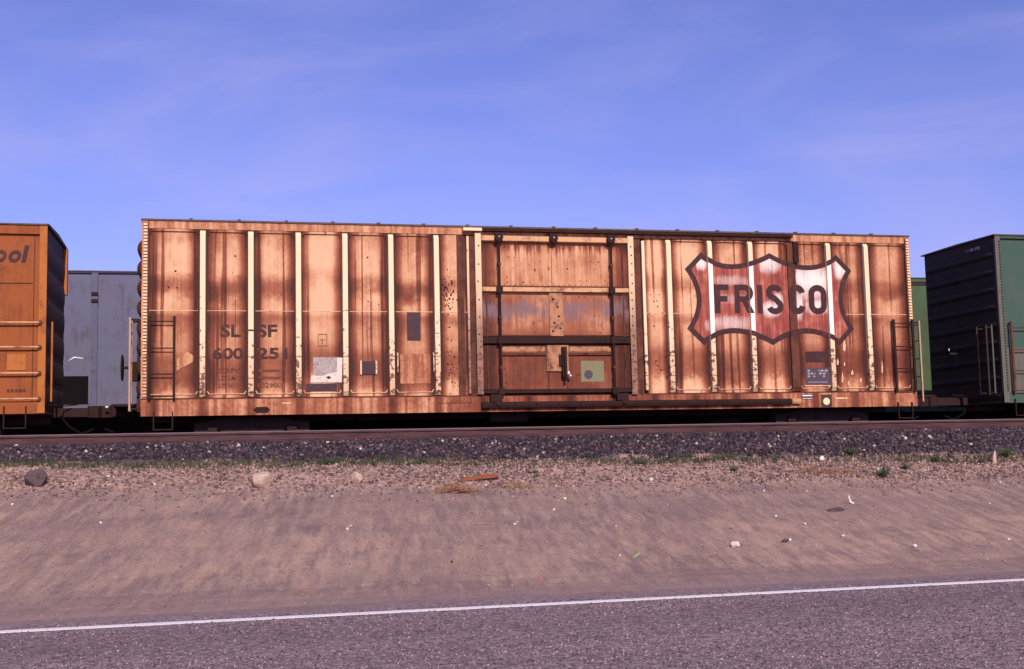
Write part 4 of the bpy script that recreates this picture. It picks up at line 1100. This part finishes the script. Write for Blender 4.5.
# foam cup half: a shallow tapered bowl lying on its side
cup = bmesh.new(); bmesh.ops.create_cone(cup, cap_ends=True, segments=18, radius1=.048, radius2=.036, depth=.08)
me = bpy.data.meshes.new('foam_cup'); cup.to_mesh(me); cup.free(); me.materials.append(M['whitefoam'])
o = bpy.data.objects.new('foam_cup', me); COL.objects.link(o); o.rotation_euler = (R(80), R(8), R(35)); o.location = (6.88, 15.92, float(gh(6.88, 15.92)) + .036); tag(o, 'white foam cup tipped over low on the sand slope', 'cup')
b = MB(); b.prism_y([(-.07, .0), (-.02, .012), (.04, .05), (.075, .055), (.03, .02), (0, .0)], -.025, .025)
o = b.build('wrapper', 'greenscrap'); o.location = (5.35, 15.76, float(gh(5.35, 15.76)) - .003); o.rotation_euler = (0, 0, .15); tag(o, 'crumpled green and white wrapper on the lower sand', 'wrapper')
b = MB(); b.prism_y([(-.05, .14), (-.03, .15), (.0, .06), (.06, .02), (.06, 0), (-.02, .03)], -.012, .012)
o = b.build('paper_strip', 'whitefoam'); o.location = (10.14, 18.63, float(gh(10.14, 18.63)) - .004); tag(o, 'bent white paper strip standing up on the sand', 'paper')
scrap(3.77, 14.72, .035, .03, 'redscrap', 'plastic_cap', 'tiny orange red plastic cap near the road shoulder', 'cap', 31)
scrap(7.77, 16.22, .12, .05, 'darkrock', 'bark_flake', 'small dark bark flake with a white scrap beside it', 'bark', 33)
scrap(2.85, 15.77, .04, .05, 'darkrock', 'stone_chip', 'single dark stone chip on the lower left sand slope', 'stone', 34)
scrap(7.29, 20.47, .09, .08, 'whitefoam', 'paper_ball', 'white paper ball right at the gravel edge', 'paper', 35)
scrap(11.29, 21.80, .15, .12, 'whitefoam', 'foam_lump', 'large white foam lump on tan gravel near the grass', 'foam', 36)
scrap(10.97, 21.70, .06, .06, 'whitefoam', 'foam_crumb', 'small white crumb beside the large foam lump', 'foam', 37)
scrap(13.55, 22.50, .09, .09, 'whitefoam', 'white_stone', 'bright white stone alone in the dark ballast', 'stone', 38)
scrap(9.54, 15.75, .09, .05, 'whitefoam', 'paper_wad', 'flat white paper wad low on the sand by the road', 'paper', 39)
for k, (x, y, w_) in enumerate([(-3.14, 19.62, .055), (1.65, 19.91, .05), (1.68, 17.68, .06), (1.74, 17.82, .035), (4.29, 20.37, .06), (5.52, 20.35, .045), (5.43, 19.49, .075), (5.05, 18.79, .05), (5.3, 19.4, .03), (4.18, 17.81, .05), (4.25, 17.95, .03), (5.69, 17.6, .035), (5.16, 15.82, .035), (8.4, 17.82, .05), (8.64, 17.32, .05), (8.84, 16.52, .045), (11.05, 15.73, .05), (9.13, 19.81, .05), (-1.76, 18.46, .05), (14.08, 20.2, .06), (7.86, 16.25, .06), (7.0, 18.9, .03), (9.9, 19.7, .035), (12.6, 18.4, .035)]):
    scrap(x, y, w_, w_ * .8, 'whitefoam', 'paper_scrap', 'tiny white paper scrap lying on the sand slope', 'paper', 60 + k, 'white paper scraps on the sand')
# weeds
def weed(x, y, w_, h, n_, label, seed):
    r_ = random.Random(seed); root = thing('weed', label, 'weed', (x, y, float(gh(x, y))))
    z0 = float(gh(x, y)); st = MB(); lv = MB()
    for _ in range(n_):
        a = r_.uniform(0, 6.28); l = r_.uniform(.2, 1) * w_ / 2; hh = r_.uniform(.45, 1) * h
        tip = (math.cos(a) * l, math.sin(a) * l * .7, hh)
        st.cyl((math.cos(a) * .01, math.sin(a) * .01, -.02), tip, .0035, 4, .002, cap=False)
        for q in range(7):
            s = r_.uniform(.25, 1); p = Vector(tip) * s; d = Vector((r_.gauss(0, 1), r_.gauss(0, 1), r_.gauss(.3, .6))).normalized() * r_.uniform(.025, .055); e = d.orthogonal().normalized() * .009
            lv.add([tuple(p), tuple(p + d * .5 + e), tuple(p + d), tuple(p + d * .5 - e)], [(0, 1, 2, 3)])
    st.build('stem', 'weed', root); lv.build('foliage', 'weed', root)
    return root
for k, (x, y, w_, h, n_, lb) in enumerate([(11.94, 20.67, .36, .22, 46, 'largest dark weed at the gravel edge, growing below the foam lump'), (12.59, 20.98, .2, .12, 20, 'small low weed in gravel beside the largest weed'),
        (12.0, 21.9, .36, .20, 40, 'bushy weed rising from the grass strip behind the foam lump'), (13.71, 21.7, .3, .14, 26, 'low weed between the grass strip and gravel, under the green car'),
        (15.36, 21.8, .45, .2, 46, 'wide dark weed behind the upright pale stone'), (14.6, 21.5, .3, .10, 20, 'flat weed in front of the upright pale stone'), (9.15, 21.08, .22, .10, 18, 'sparse weed on bare gravel below the shield'),
        (7.5, 21.64, .4, .10, 26, 'low weed at the grass edge below the boxcar door'), (1.78, 21.83, .4, .09, 24, 'low weed at the ballast foot behind the small blocky stone'), (5.3, 21.1, .25, .07, 12, 'sparse green sprout on gravel behind the straw litter')]):
    weed(x, y, w_, h, n_, lb, 100 + k)
